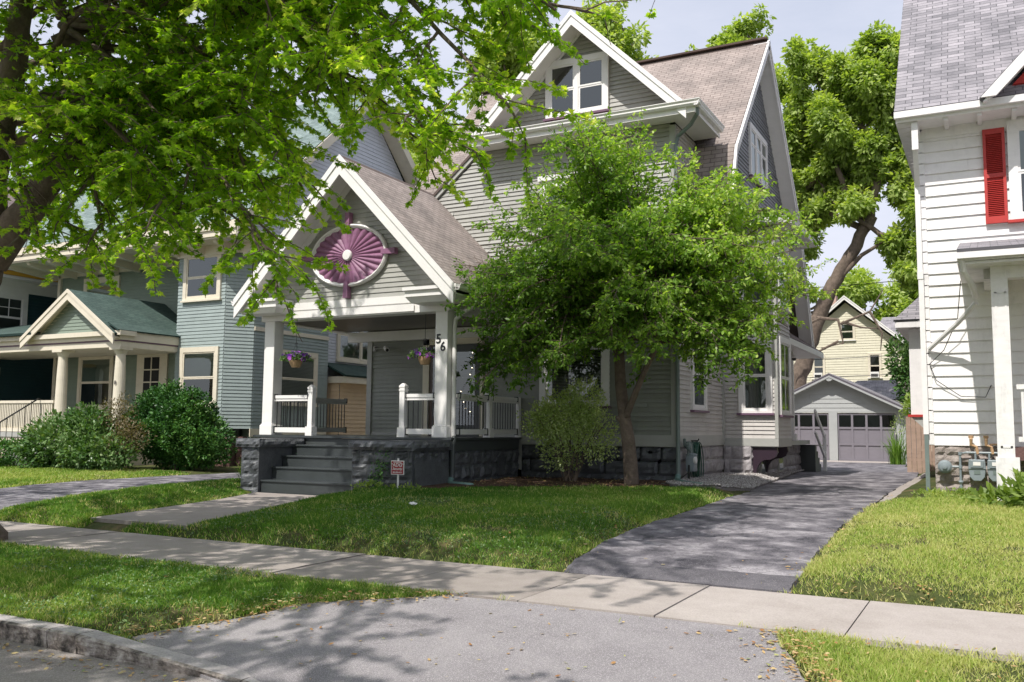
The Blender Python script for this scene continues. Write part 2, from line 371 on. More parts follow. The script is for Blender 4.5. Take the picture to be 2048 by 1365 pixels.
def window(parent,org,u,n,a0,a1,z0,z1,fw=.11,mat='white',sashes=1,split=.5,inner='dark',sill='white',gridv=0,gridh=0,head=0,only_upper=False,proud=.045,name='window'):
    """double hung window(s); a0..a1,z0..z1 = outer casing"""
    org,u,n=frame_uvn(org,u,n); Z=Vector((0,0,1))
    def P(a,z,d): return org+u*a+Z*z+n*(d+(WQ if d>.004 else 0))
    def bx(mb,a,b,c,d,n0,n1): mb.hexa([P(a,c,n0),P(b,c,n0),P(b,c,n1),P(a,c,n1),P(a,d,n0),P(b,d,n0),P(b,d,n1),P(a,d,n1)])
    f=MB(); pr=proud
    bx(f,a0,a0+fw,z0,z1,.001,pr); bx(f,a1-fw,a1,z0,z1,.001,pr); bx(f,a0+fw,a1-fw,z1-fw*1.15,z1,.001,pr+.004)
    bx(f,a0+fw,a1-fw,z0,z0+fw*.55,.001,pr-.006)
    if head: bx(f,a0-.05,a1+.05,z1,z1+head,.001,pr+.05)
    W=(a1-a0-2*fw); mul=.09
    for k in range(1,sashes):
        c=a0+fw+W*k/sashes; bx(f,c-mul/2,c+mul/2,z0+fw*.55,z1-fw*1.15,.001,pr-.002)
    w=f.build(name,M[mat],parent)
    s=MB(); bx(s,a0-.04,a1+.04,z0-.05,z0,.002,pr+.04); s.build('sill',M[sill],w)
    sm=MB(); pane=MB(); bk=MB(); bl=MB()
    for k in range(sashes):
        sa=a0+fw+W*k/sashes+(mul/2 if k else 0); sb=a0+fw+W*(k+1)/sashes-(mul/2 if k<sashes-1 else 0)
        c0=z0+fw*.55; c1=z1-fw*1.15; sp=c0+(c1-c0)*split; r=.045
        for (lo,hi,d) in ((c0,sp,.020),(sp,c1,.030)):
            bx(sm,sa,sa+r,lo,hi,.006,d); bx(sm,sb-r,sb,lo,hi,.006,d); bx(sm,sa+r,sb-r,lo,lo+(r*1.3 if lo==c0 else r*.8),.006,d-.001); bx(sm,sa+r,sb-r,hi-r*.9,hi,.006,d-.001)
        gv=gridv
        for q in range(1,gv+1):
            g=sa+(sb-sa)*q/(gv+1); bx(sm,g-.012,g+.012,sp+.02 if only_upper else c0+.02,c1-.02,.007,.027)
        for q in range(1,gridh+1):
            g=sp+(c1-sp)*q/(gridh+1); bx(sm,sa+.02,sb-.02,g-.012,g+.012,.007,.0265)
        pane.quad(P(sa+.02,c0+.02,.016),P(sb-.02,c0+.02,.016),P(sb-.02,c1-.02,.016),P(sa+.02,c1-.02,.016))
        bk.quad(P(sa,c0,.0045),P(sb,c0,.0045),P(sb,c1,.0045),P(sa,c1,.0045))
        if inner=='blind':
            z=c0+.05
            while z<c1-.03: bx(bl,sa+.03,sb-.03,z,z+.012,.006,.011); z+=.034
        elif inner=='blind_full':
            z=c0+.03
            while z<c1-.03: bx(bl,sa+.03,sb-.03,z,z+.034,.006,.009); z+=.042
        elif inner=='half': bl.quad(P(sa,sp,.008),P(sb,sp,.008),P(sb,c1,.008),P(sa,c1,.008))
        elif inner=='curtain':
            q=14
            for i in range(q):
                x0=sa+(sb-sa)*i/q; x1=sa+(sb-sa)*(i+1)/q; d0,d1=(.006,.011) if i%2 else (.011,.006)
                bl.quad(P(x0,c0,d0),P(x1,c0,d1),P(x1,c1,d1),P(x0,c1,d0))
        elif inner=='drape':
            q=8
            for side in (0,1):
                for i in range(q):
                    s0=sa+(sb-sa)*(i/q*.3 if side==0 else .7+.3*i/q); s1=s0+(sb-sa)*.3/q; d0,d1=(.006,.011) if i%2 else (.011,.006)
                    bl.quad(P(s0,c0,d0),P(s1,c0,d1),P(s1,c1,d1),P(s0,c1,d0))
    sm.build('sash',M[mat],w); pane.build('pane',M['glass'],w); bk.build('dark_room',M['dark_in'],w)
    if bl.f: bl.build('curtain' if inner in('curtain','drape') else 'blind',M['curtain' if inner in('curtain','drape') else ('shade' if inner=='half' else 'blind')],w)
    return w
def rake_gable(parent,ax,ay,az,hw,slope,yw,oh_back,roofmat,trim,th=.10,fas=.2,name='roof',soff=True,axis='y',frieze=.16,ridge_y=None):
    """front-facing gable: apex x=ax, top z=az, half width hw, front edge y=ay, wall plane yw, back end oh_back"""
    r=MB(); ez=az-hw*slope
    roofquad(r,(ax+hw,ay,ez),(ax+hw,oh_back,ez),(ax,oh_back,az),(ax,ay,az),th)
    roofquad(r,(ax-hw,oh_back,ez),(ax-hw,ay,ez),(ax,ay,az),(ax,oh_back,az),th)
    ro=r.build(name,roofmat,parent)
    nrm=math.hypot(1,slope); dz=th*nrm
    t=MB()
    for s in (1,-1):
        # fascia board on front edge, two steps
        for (y0,y1,top,bot) in ((ay-.030,ay+.012,-.012,fas),(ay-.055,ay-.031,-.02,fas*.36)):
            A=[(ax,y0,az-top-.02),(ax+s*hw,y0,ez-top-.02),(ax+s*hw,y0,ez-bot*nrm),(ax,y0,az-bot*nrm)]
            t.prism(A,(0,y1-y0,0))
        if soff:
            A=[(ax,ay+.013,az-dz-.015),(ax+s*(hw-.02),ay+.013,ez-dz-.015+.02*slope),(ax+s*(hw-.02),ay+.013,ez-dz-.045+.02*slope),(ax,ay+.013,az-dz-.045)]
            t.prism(A,(0,yw-ay-.015,0))
        if frieze:
            A=[(ax,yw-.035,az-dz-.046),(ax+s*(hw-.1),yw-.035,ez-dz-.046+.1*slope),(ax+s*(hw-.1),yw-.035,ez-dz-.046-frieze*nrm+.1*slope),(ax,yw-.035,az-dz-.046-frieze*nrm)]
            t.prism(A,(0,.034,0))
    t.build('rake_trim',trim,parent)
    return ro
# ------------------------------------------------------------------ vegetation helpers
LEAF={}
def star_leaf():
    rim=[(0,0),(.16,.10),(.42,.02),(.34,.22),(.55,.42),(.30,.42),(.27,.62),(.13,.52),(0,1.0),(-.13,.52),(-.27,.62),(-.30,.42),(-.55,.42),(-.34,.22),(-.42,.02),(-.16,.10)]
    v=[(0,.32,0)]+[(x,y,-.22*abs(x)) for x,y in rim]
    n=len(rim); f=[(0,1+i,1+(i+1)%n) for i in range(n)]
    return np.array(v,float),np.array(f)
LEAF['maple']=star_leaf()
def star5():
    rim=[(0,-.05),(.34,.05),(.5,.4),(.2,.5),(0,1),(-.2,.5),(-.5,.4),(-.34,.05)]
    v=[(x,y,-.15*abs(x)) for x,y in rim]; return np.array(v,float),np.array([(0,1,2),(0,2,3),(0,3,4),(0,4,5),(0,5,6),(0,6,7)])
LEAF['maple_far']=star5()
LEAF['oval']=(np.array([(0,0,0),(.22,.3,-.06),(.2,.65,-.06),(0,1,-.1),(-.2,.65,-.06),(-.22,.3,-.06)],float),np.array([(0,1,2),(0,2,3),(0,3,4),(0,4,5)]))
LEAF['frond']=(np.array([(0,0,0),(.07,.1,0),(.36,.22,-.05),(.08,.3,0),(.34,.5,-.08),(.07,.55,-.03),(.2,.8,-.12),(0,1,-.15),(-.2,.8,-.12),(-.07,.55,-.03),(-.34,.5,-.08),(-.08,.3,0),(-.36,.22,-.05),(-.07,.1,0)],float),
  np.array([(0,1,13),(1,2,3),(1,3,13),(13,3,11),(13,11,12),(3,4,5),(3,5,11),(11,5,9),(11,9,10),(5,6,7),(5,7,9),(9,7,8)]))
LEAF['quad']=(np.array([(-.5,0,0),(.5,0,0),(.35,1,-.1),(-.35,1,-.1)],float),np.array([(0,1,2),(0,2,3)]))
LEAF['blade']=(np.array([(-.5,0,0),(.5,0,0),(.32,.55,.10),(-.32,.55,.10),(0,1,.38)],float),np.array([(0,1,2),(0,2,3),(3,2,4)]))
def unit(a): return a/np.maximum(np.linalg.norm(a,axis=1,keepdims=True),1e-9)
def leaves_mesh(name,mat,kind,pos,axis,nrm,size,tint,parent=None,origin=(0,0,0),width=None):
    T,F=LEAF[kind]; n=len(pos); k=len(T)
    y=unit(axis); x=unit(np.cross(y,nrm)); z=np.cross(x,y)
    sx=size if width is None else width
    V=pos[:,None,:]+T[None,:,0:1]*x[:,None,:]*sx[:,None,None]+T[None,:,1:2]*y[:,None,:]*size[:,None,None]+T[None,:,2:3]*z[:,None,:]*size[:,None,None]
    V=(V-np.array(origin)).reshape(-1,3)
    FF=(F[None]+(np.arange(n)*k)[:,None,None]).reshape(-1)
    me=bpy.data.meshes.new(name); me.vertices.add(n*k); me.vertices.foreach_set('co',V.astype(np.float32).ravel())
    nf=len(FF)//3; me.loops.add(len(FF)); me.loops.foreach_set('vertex_index',FF.astype(np.int32)); me.polygons.add(nf); me.polygons.foreach_set('loop_start',np.arange(nf,dtype=np.int32)*3)
    me.update(calc_edges=True)
    at=me.attributes.new('tint','FLOAT','POINT'); at.data.foreach_set('value',np.repeat(tint,k).astype(np.float32))
    me.materials.append(mat); me.validate()
    o=bpy.data.objects.new(name,me); C.objects.link(o)
    if parent is not None: o.parent=parent
    else: o.location=origin
    return o
def rdir(n): return unit(rng.normal(size=(n,3)))
# ------------------------------------------------------------------ camera, sun, sky
def setup():
    sc=bpy.context.scene
    cam=bpy.data.cameras.new('camera'); co=bpy.data.objects.new('camera',cam); C.objects.link(co); sc.camera=co
    cam.sensor_width=36; cam.lens=1803/2048*36; cam.clip_end=2000; cam.clip_start=.05
    pit,roll,yaw=math.radians(5.494),math.radians(.537),math.radians(-28.03)
    cy,sy,cp,sp,cr,sr=math.cos(yaw),math.sin(yaw),math.cos(pit),math.sin(pit),math.cos(roll),math.sin(roll)
    R=Vector((cy,-sy,0)); Y=Vector((sy,cy,0)); Z=Vector((0,0,1)); F=Y*cp+Z*sp; U=-Y*sp+Z*cp
    r=R*cr+U*sr; u=-R*sr+U*cr
    m=Matrix(((r.x,u.x,-F.x,0),(r.y,u.y,-F.y,0),(r.z,u.z,-F.z,1.25),(0,0,0,1))); co.matrix_world=m
    w=bpy.data.worlds.new('World'); sc.world=w; w.use_nodes=True; nt=w.node_tree
    sky=nt.nodes.new('ShaderNodeTexSky'); sky.sky_type='NISHITA'; sky.sun_disc=False
    el=math.asin(-SUN[2]); az=math.atan2(-SUN[0],-SUN[1])
    sky.sun_elevation=el; sky.sun_rotation=az; sky.air_density=1.2; sky.dust_density=3.5; sky.ozone_density=2.2; sky.altitude=100
    wn=noise(nt,1.6,7,.62,coords(nt,'Generated'),(1,1,3.5)); cl=ramp(nt,[(.35,(.66,.66,.66)),(.7,(1,1,1))],wn)
    mxs=mixc(nt,sky.outputs[0],(5.6,5.8,6.7),cl); nt.links.new(mxs,nt.nodes['Background'].inputs[0]); nt.nodes['Background'].inputs[1].default_value=.15
    l=bpy.data.lights.new('sun','SUN'); l.energy=5.0; l.angle=math.radians(.55); l.color=(1.0,.955,.89)
    lo=bpy.data.objects.new('sun',l); C.objects.link(lo); lo.rotation_euler=Vector(SUN).to_track_quat('-Z','Y').to_euler(); lo.location=(0,0,40)
    sc.view_settings.view_transform='Standard'; sc.view_settings.look='None'; sc.view_settings.exposure=0
    sc.cycles.max_bounces=8; sc.cycles.transparent_max_bounces=8; sc.cycles.diffuse_bounces=5
    sc.cycles.use_denoising=True
setup()
# ------------------------------------------------------------------ terrain
PRx=np.array([-60,4.6,4.75,7.1,8.7,9.4,12,16,20,30,42,400.]); PRz=np.array([-.5,-.5,-.47,-.25,-.25,-.15,-.04,.02,.04,0,-.07,-.07])
def P0(y): return np.interp(y,PRx,PRz)
def sstep(t): t=np.clip(t,0,1); return t*t*(3-2*t)
DRL=[(8.72,-4.02),(9.6,-4.10),(10.6,-4.18),(14.5,-4.24),(18,-4.28),(23,-4.72),(29,-5.3),(34,-6.4),(38,-9.4),(42.2,-9.6)]
DRR=[(8.72,-1.70),(9.6,-1.74),(13,-1.82),(18,-1.84),(27,-1.87),(31,-2.1),(36,-2.9),(42.2,-3.2)]
APL=[(4.62,-4.6),(4.85,-5.5),(5.1,-6.15),(5.67,-5.78),(6.38,-5.45),(7.08,-4.36)]
APR=[(4.62,-.2),(5.4,-.72),(6.12,-1.09),(6.69,-1.35),(7.08,-1.53)]
LDL=[(8.72,-17.0),(9.6,-17.3),(11.4,-17.7),(13.3,-18.0),(15,-17.7),(17,-17.3),(22,-17.2),(36,-17.2)]
LDR=[(8.72,-14.1),(9.24,-14.34),(11.1,-15.0),(13,-15.2),(15,-15.25),(22,-15.0),(36,-15.0)]
WKL=[(8.95,-11.75),(9.5,-11.88),(12.46,-12.75),(14.12,-13.45)]
WKR=[(8.95,-9.75),(9.5,-10.05),(12.46,-10.8),(14.12,-11.05)]
def poly_of(L,R): return np.array([(x,y) for y,x in L]+[(x,y) for y,x in reversed(R)])
def sdist(P,poly):
    x,y=P[:,0],P[:,1]; d=np.full(len(P),1e9); ins=np.zeros(len(P),bool); n=len(poly)
    for i in range(n):
        a,b=poly[i],poly[(i+1)%n]; ex,ey=b-a; L=ex*ex+ey*ey+1e-12
        t=np.clip(((x-a[0])*ex+(y-a[1])*ey)/L,0,1); dx=x-a[0]-t*ex; dy=y-a[1]-t*ey; d=np.minimum(d,np.hypot(dx,dy))
        c=((a[1]>y)!=(b[1]>y)); xi=a[0]+(y-a[1])*ex/(ey if abs(ey)>1e-12 else 1e-12); ins^=c&(x<xi)
    return np.where(ins,-d,d)
SW=np.array([(-80,7.1),(60,7.1),(60,8.72),(-80,8.72)])
RD=np.array([(-80,-60),(60,-60),(60,4.86),(-80,4.86)])
PAVE=[(poly_of(WKL,WKR),lambda x,y:np.full(len(x),-.13),.9),(poly_of(DRL,DRR),lambda x,y:P0(y),.5),(poly_of(APL,APR),lambda x,y:P0(y),.5),(poly_of(LDL,LDR),lambda x,y:P0(y),.6),(SW,lambda x,y:P0(y),.32)]
GARDEN=np.array([(-9.3,42.0),(-3,42.0),(-3,52),(-9.3,52)])
def vnoise(x,y,s,seed=0):
    """cheap smooth value noise"""
    x=np.asarray(x)*s+seed*17.3+1000; y=np.asarray(y)*s+seed*9.1+1000; xi=np.floor(x).astype(int); yi=np.floor(y).astype(int); fx=sstep(x-xi); fy=sstep(y-yi)
    def h(a,b): v=(a*374761393+b*668265263+seed*1013904223)&0x7fffffff; v=((v^(v>>13))*1274126177)&0x7fffffff; return (v&0xffff)/65535.
    return (h(xi,yi)*(1-fx)+h(xi+1,yi)*fx)*(1-fy)+(h(xi,yi+1)*(1-fx)+h(xi+1,yi+1)*fx)*fy
def level(x,y):
    """free ground (lawn) height"""
    L=P0(y)+.10+.03*(vnoise(x,y,.6,3)-.5)+.012*(vnoise(x,y,3,5)-.5)
    L=np.where(y>13,L,L)
    # main-house lawn mound between walk and drive
    m=np.exp(-((x+7.4)/2.6)**2)*np.exp(-((y-11.6)/2.4)**2); L=L+.05*m
    L=np.where(x<-13.6,L-.05,L)
    strip=-.35+(y-4.95)*.045+.02*(vnoise(x,y,1.2,8)-.5)
    L=np.where(y<7.9,strip,L)
    return np.where(y<4.8,-.5,L)
def terrain(x,y,sink=True):
    P=np.stack([x,y],1); z=level(x,y)
    for poly,hf,wd in PAVE:
        near=(x>poly[:,0].min()-wd)&(x<poly[:,0].max()+wd)&(y>poly[:,1].min()-wd)&(y<poly[:,1].max()+wd)
        if not near.any(): continue
        d=sdist(P[near],poly); hp=hf(x[near],y[near]); w=sstep(d/wd); zz=hp+(z[near]-hp)*w
        if poly is SW: zz=np.where(y[near]<7.9,np.maximum(zz,P0(y[near])-.0),zz)
        if sink: zz=np.where(d<.05,hp-.035,zz)
        z[near]=zz
    if sink:
        for poly,hf,wd in PAVE:
            near=(x>poly[:,0].min()-.2)&(x<poly[:,0].max()+.2)&(y>poly[:,1].min()-.2)&(y<poly[:,1].max()+.2)
            if near.any():
                d=sdist(P[near],poly); z[near]=np.where(d<.06,np.minimum(z[near],hf(x[near],y[near])-.035),z[near])
    z=np.where(y<4.86,np.where((y>4.3)|(y<-4.4),np.where(y>0,-.53,-.45),-.53),z)
    if sink:
        hid=(x>-13.8)&(x<-9.7)&(y>14.2)&(y<18.4)
        z=np.where(hid,-.25,z)
    return z
def make_ground():
    xs=np.concatenate([np.arange(-900,-60,60),np.arange(-60,-24,3),np.arange(-24,5,.14),np.arange(5,60,3),np.arange(60,900,60)])
    ys=np.concatenate([np.arange(-300,-20,40),np.arange(-20,4.4,2.),np.arange(4.4,20,.12),np.arange(20,46,.8),np.arange(46,100,6),np.arange(100,1500,100)])
    X,Y=np.meshgrid(xs,ys); z=terrain(X.ravel(),Y.ravel()); nx,ny=len(xs),len(ys)
    V=np.stack([X.ravel(),Y.ravel(),z],1); i=np.arange(nx-1)[None,:]+np.arange(ny-1)[:,None]*nx; i=i.ravel()
    F=np.stack([i,i+1,i+nx+1,i+nx],1)
    me=bpy.data.meshes.new('ground'); me.vertices.add(len(V)); me.vertices.foreach_set('co',V.ravel()); me.loops.add(F.size); me.loops.foreach_set('vertex_index',F.ravel().astype(np.int32))
    me.polygons.add(len(F)); me.polygons.foreach_set('loop_start',np.arange(len(F),dtype=np.int32)*4); me.update(calc_edges=True); me.polygons.foreach_set('use_smooth',[True]*len(F)); me.materials.append(M['soil'])
    o=bpy.data.objects.new('ground',me); C.objects.link(o); struct(o)
make_ground()
def ribbon(name,L,R,zf,mat,dy=.12,nx=14,skirt=.06,edge=.0,zn=.006,label=None,kind='structure'):
    Ly=[a for a,_ in L]; Lx=[b for _,b in L]; Ry=[a for a,_ in R]; Rx=[b for _,b in R]
    y0,y1=max(Ly[0],Ry[0]),min(Ly[-1],Ry[-1]); n=max(2,int((y1-y0)/dy)); ys=np.linspace(y0,y1,n+1)
    mb=MB(); rows=[]
    for k,y in enumerate(ys):
        l=np.interp(y,Ly,Lx)+edge*(vnoise(np.array([0.]),np.array([y]),3,1)[0]-.5+.5*(vnoise(np.array([0.]),np.array([y]),12,4)[0]-.5)); r=np.interp(y,Ry,Rx)+edge*(vnoise(np.array([9.]),np.array([y]),3,2)[0]-.5+.5*(vnoise(np.array([9.]),np.array([y]),12,6)[0]-.5))
        x=np.linspace(l,r,nx+1); z=zf(x,np.full(nx+1,y))+zn*(vnoise(x,np.full(nx+1,y),1.3,9)-.5)*2
        row=[]
        row.append((x[0]-.005,y,z[0]-skirt)); row+= [(a,y,b) for a,b in zip(x,z)]; row.append((x[-1]+.005,y,z[-1]-skirt)); rows.append(row)
    m=len(rows[0]); 
    for row in rows: mb.v+=row
    for k in range(len(rows)-1):
        for j in range(m-1):
            a=k*m+j; mb.f.append((a,a+1,a+m+1,a+m)); mb.mi.append(0)
    for k in (0,len(rows)-1):
        b=[(x,y,z-skirt) for x,y,z in rows[k][1:-1]]; i=len(mb.v); mb.v+=b
        for j in range(len(b)-1): mb.f.append((k*m+1+j,k*m+2+j,i+j+1,i+j)); mb.mi.append(0)
    o=mb.build(name,mat,None,smooth=False); o['kind']=kind; return o
Pz=lambda x,y:P0(y)
dr=ribbon('driveway',DRL,DRR,lambda x,y:P0(y)+np.where(y<9.05,-.0+.0*x,.012)-.10*(1-sstep((y-8.72)/.05))*.15,M['drive'],edge=.07,zn=.012)
ribbon('driveway_lip',[(8.725,-4.03),(9.0,-4.06),(9.26,-4.1)],[(8.725,-1.69),(9.0,-1.71),(9.26,-1.74)],lambda x,y:P0(y)+.008+.018*np.sin(np.clip((y-8.72)/.54,0,1)*3.14),M['lip'],edge=.09,zn=.01,dy=.04,nx=30)
ribbon('driveway_apron',APL,APR,lambda x,y:P0(y)-.003,M['asphalt'],edge=.10,nx=20)
ribbon('neighbour_driveway',LDL,LDR,lambda x,y:P0(y)+.004,M['drive'],edge=.06,dy=.3)
ribbon('front_path',[(a,b) for a,b in WKL],WKR,lambda x,y:np.full(len(x),-.12),M['walk'],edge=.02,zn=.003,skirt=.16,nx=6)
# yard slab in front of the garage (paler concrete band)
ribbon('garage_apron',[(39.6,-9.5),(41.9,-9.6)],[(39.6,-3.1),(41.9,-3.1)],lambda x,y:P0(y)+.022,M['walk'],nx=6)
# side path by the right neighbour
ribbon('side_path',[(16.6,-1.75),(20,-1.78),(30,-1.82)],[(16.6,-1.12),(20,-1.08),(30,-1.06)],lambda x,y:P0(y)+.05,M['walk'],edge=.05,dy=.3,nx=4,skirt=.1)
# sidewalk slabs
def sidewalk():
    mb=MB(); tint=[]
    js=[-3.7-1.42*k for k in range(44)][::-1]+[-2.46,-1.02]+[.45+1.45*k for k in range(20)]
    for a,b in zip(js,js[1:]):
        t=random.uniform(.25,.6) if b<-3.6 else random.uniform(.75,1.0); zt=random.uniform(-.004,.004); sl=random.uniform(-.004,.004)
        nx,ny=6,6; i0=len(mb.v); x0,x1,y0,y1=a+.006,b-.006,7.1,8.7
        for j in range(ny+1):
            for i in range(nx+1):
                x=x0+(x1-x0)*i/nx; y=y0+(y1-y0)*j/ny; mb.v.append((x,y,-.245+zt+sl*(i/nx-.5)+(.006*random.random() if b<-3.6 else .001)))
        for j in range(ny):
            for i in range(nx):
                k=i0+j*(nx+1)+i; mb.f.append((k,k+1,k+nx+2,k+nx+1)); mb.mi.append(0)
        for (p,q) in (((x0,y0),(x1,y0)),((x1,y0),(x1,y1)),((x1,y1),(x0,y1)),((x0,y1),(x0,y0))):
            mb.quad((p[0],p[1],-.30),(q[0],q[1],-.30),(q[0],q[1],-.243+zt),(p[0],p[1],-.243+zt))
        tint+= [t]*(len(mb.v)-i0)
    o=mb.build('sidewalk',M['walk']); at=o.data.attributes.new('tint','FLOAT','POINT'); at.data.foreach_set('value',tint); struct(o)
sidewalk()
for nm in ('front_path','garage_apron','side_path'):
    o=bpy.data.objects[nm]; at=o.data.attributes.new('tint','FLOAT','POINT'); at.data.foreach_set('value',[{'front_path':.35,'garage_apron':1.0,'side_path':.7}[nm]]*len(o.data.vertices))
# street
mb=MB(); mb.quad((-80,-4.4,-.5),(60,-4.4,-.5),(60,4.7,-.5),(-80,4.7,-.5)); struct(mb.build('street',M['street']))
# kerb: granite stones, dropped at the apron
def kerb():
    mb=MB(); random.seed(3)
    def ztop(x):
        if x<-6.25: return -.355
        if x<-4.55: return -.355-.115*((x+6.25)/1.7)
        if x<-.2: return -.475
        if x<1.2: return -.475+.12*((x+.2)/1.4)
        return -.355
    x=-60.
    cuts=[]
    while x<-6.3: cuts.append(x); x+=random.uniform(1.3,1.9)
    cuts+=[-6.25,-4.56,-2.9,-1.6,-.2,1.2]; x=1.2
    while x<30: x+=random.uniform(1.3,1.9); cuts.append(x)
    for a,b in zip(cuts,cuts[1:]):
        nx=14 if -10<a<2 else 2; prof=6; i0=len(mb.v); sd=random.random()*50
        for i in range(nx+1):
            x=a+.006+(b-a-.012)*i/nx; zt=ztop(x)
            for j in range(prof+1):
                z=-.52+(zt-.012+.52)*j/prof; d=.022*mnoise.fractal(Vector((x*5+sd,z*9,sd)),1,2,4)*(1 if j<prof else .3)
                mb.v.append((x,4.70-.012+d+ .02*(1-j/prof),z))
            mb.v.append((x,4.72,zt)); mb.v.append((x,4.87+.006*mnoise.noise(Vector((x*6,2,sd))),zt)); mb.v.append((x,4.875,zt-.1))
        m=prof+4
        for i in range(nx):
            for j in range(m-1):
                k=i0+i*m+j; mb.f.append((k,k+m,k+m+1,k+1)); mb.mi.append(1 if j==prof+1 else 0)
        for e in (i0,i0+nx*m): mb.f.append(tuple(e+j for j in range(m))); mb.mi.append(0)
    o=mb.build('kerb',[M['kerb'],M['kerb_top']]); struct(o)
kerb()
def tz(x,y): return float(terrain(np.array([float(x)]),np.array([float(y)]),False)[0])
# mulch and gravel beds
ribbon('mulch_bed',[(14.3,-9.75),(14.6,-9.75),(15.3,-9.6),(15.5,-9.58),(18.52,-9.58)],[(14.3,-9.3),(15.3,-8.2),(16.3,-6.1),(17.3,-5.6),(17.6,-5.5),(18.52,-5.5)],lambda x,y:terrain(x,y,False)+.025,M['mulch'],zn=.03,dy=.1,nx=30,edge=.1)
ribbon('gravel_bed',[(17.0,-5.5),(17.6,-5.9),(18.5,-5.95),(30,-5.95)],[(17.0,-5.2),(17.35,-4.55),(18.6,-4.33),(22,-4.6),(26,-4.95),(29,-5.35),(30,-5.5)],lambda x,y:terrain(x,y,False)+.035,M['gravelbed'],dy=.15,nx=12,edge=.12,zn=.02)
def scatter_poly(L,R,n):
    Ly=[a for a,_ in L]; Lx=[b for _,b in L]; Ry=[a for a,_ in R]; Rx=[b for _,b in R]
    y=rng.uniform(max(Ly[0],Ry[0]),min(Ly[-1],Ry[-1]),n*2); l=np.interp(y,Ly,Lx); r=np.interp(y,Ry,Rx); x=rng.uniform(l.min(),r.max(),n*2); ok=(x>l)&(x<r); return x[ok][:n],y[ok][:n]
def pebbles():
    x,y=scatter_poly([(17.0,-5.5),(17.6,-5.85),(18.5,-5.9),(22.2,-5.9),(22.4,-5.2),(30,-5.2)],[(17.0,-5.2),(17.35,-4.6),(18.6,-4.33),(22,-4.6),(26,-4.95),(29,-5.1),(30,-5.15)],19000)
    n=len(x); T=np.array([(1,0,0),(0,1,0),(-1,0,0),(0,-1,0),(0,0,1),(0,0,-1)],float); F=np.array([(0,1,4),(1,2,4),(2,3,4),(3,0,4),(1,0,5),(2,1,5),(3,2,5),(0,3,5)])
    s=rng.uniform(.010,.024,n); q=rdir(n); q2=unit(np.cross(q,rdir(n))); q3=np.cross(q,q2)
    V=T[None,:,0:1]*q[:,None]*1.3+T[None,:,1:2]*q2[:,None]+T[None,:,2:3]*q3[:,None]*.8
    V=V*s[:,None,None]+np.stack([x,y,terrain(x,y,False)+.05+rng.uniform(0,.015,n)],1)[:,None]
    LEAF['peb']=None
    me=bpy.data.meshes.new('gravel'); V=V.reshape(-1,3); FF=(F[None]+(np.arange(n)*6)[:,None,None]).reshape(-1)
    me.vertices.add(len(V)); me.vertices.foreach_set('co',V.astype(np.float32).ravel()); me.loops.add(len(FF)); me.loops.foreach_set('vertex_index',FF.astype(np.int32)); me.polygons.add(len(FF)//3); me.polygons.foreach_set('loop_start',np.arange(len(FF)//3,dtype=np.int32)*3); me.update(calc_edges=True)
    at=me.attributes.new('tint','FLOAT','POINT'); at.data.foreach_set('value',np.repeat(rng.uniform(0,1,n),6).astype(np.float32))
    m,nt,b=newmat('pebble'); a=N(nt,'ShaderNodeAttribute',attribute_name='tint'); nt.links.new(ramp(nt,[(0,(.16,.14,.13)),(.5,(.36,.33,.32)),(1,(.62,.60,.58))],a.outputs['Fac']),b.inputs['Base Color']); b.inputs['Roughness'].default_value=.8
    me.materials.append(m); o=bpy.data.objects.new('gravel',me); C.objects.link(o); tag(o,'loose pale gravel along the foundation beside the driveway','gravel',kind='stuff')
pebbles()
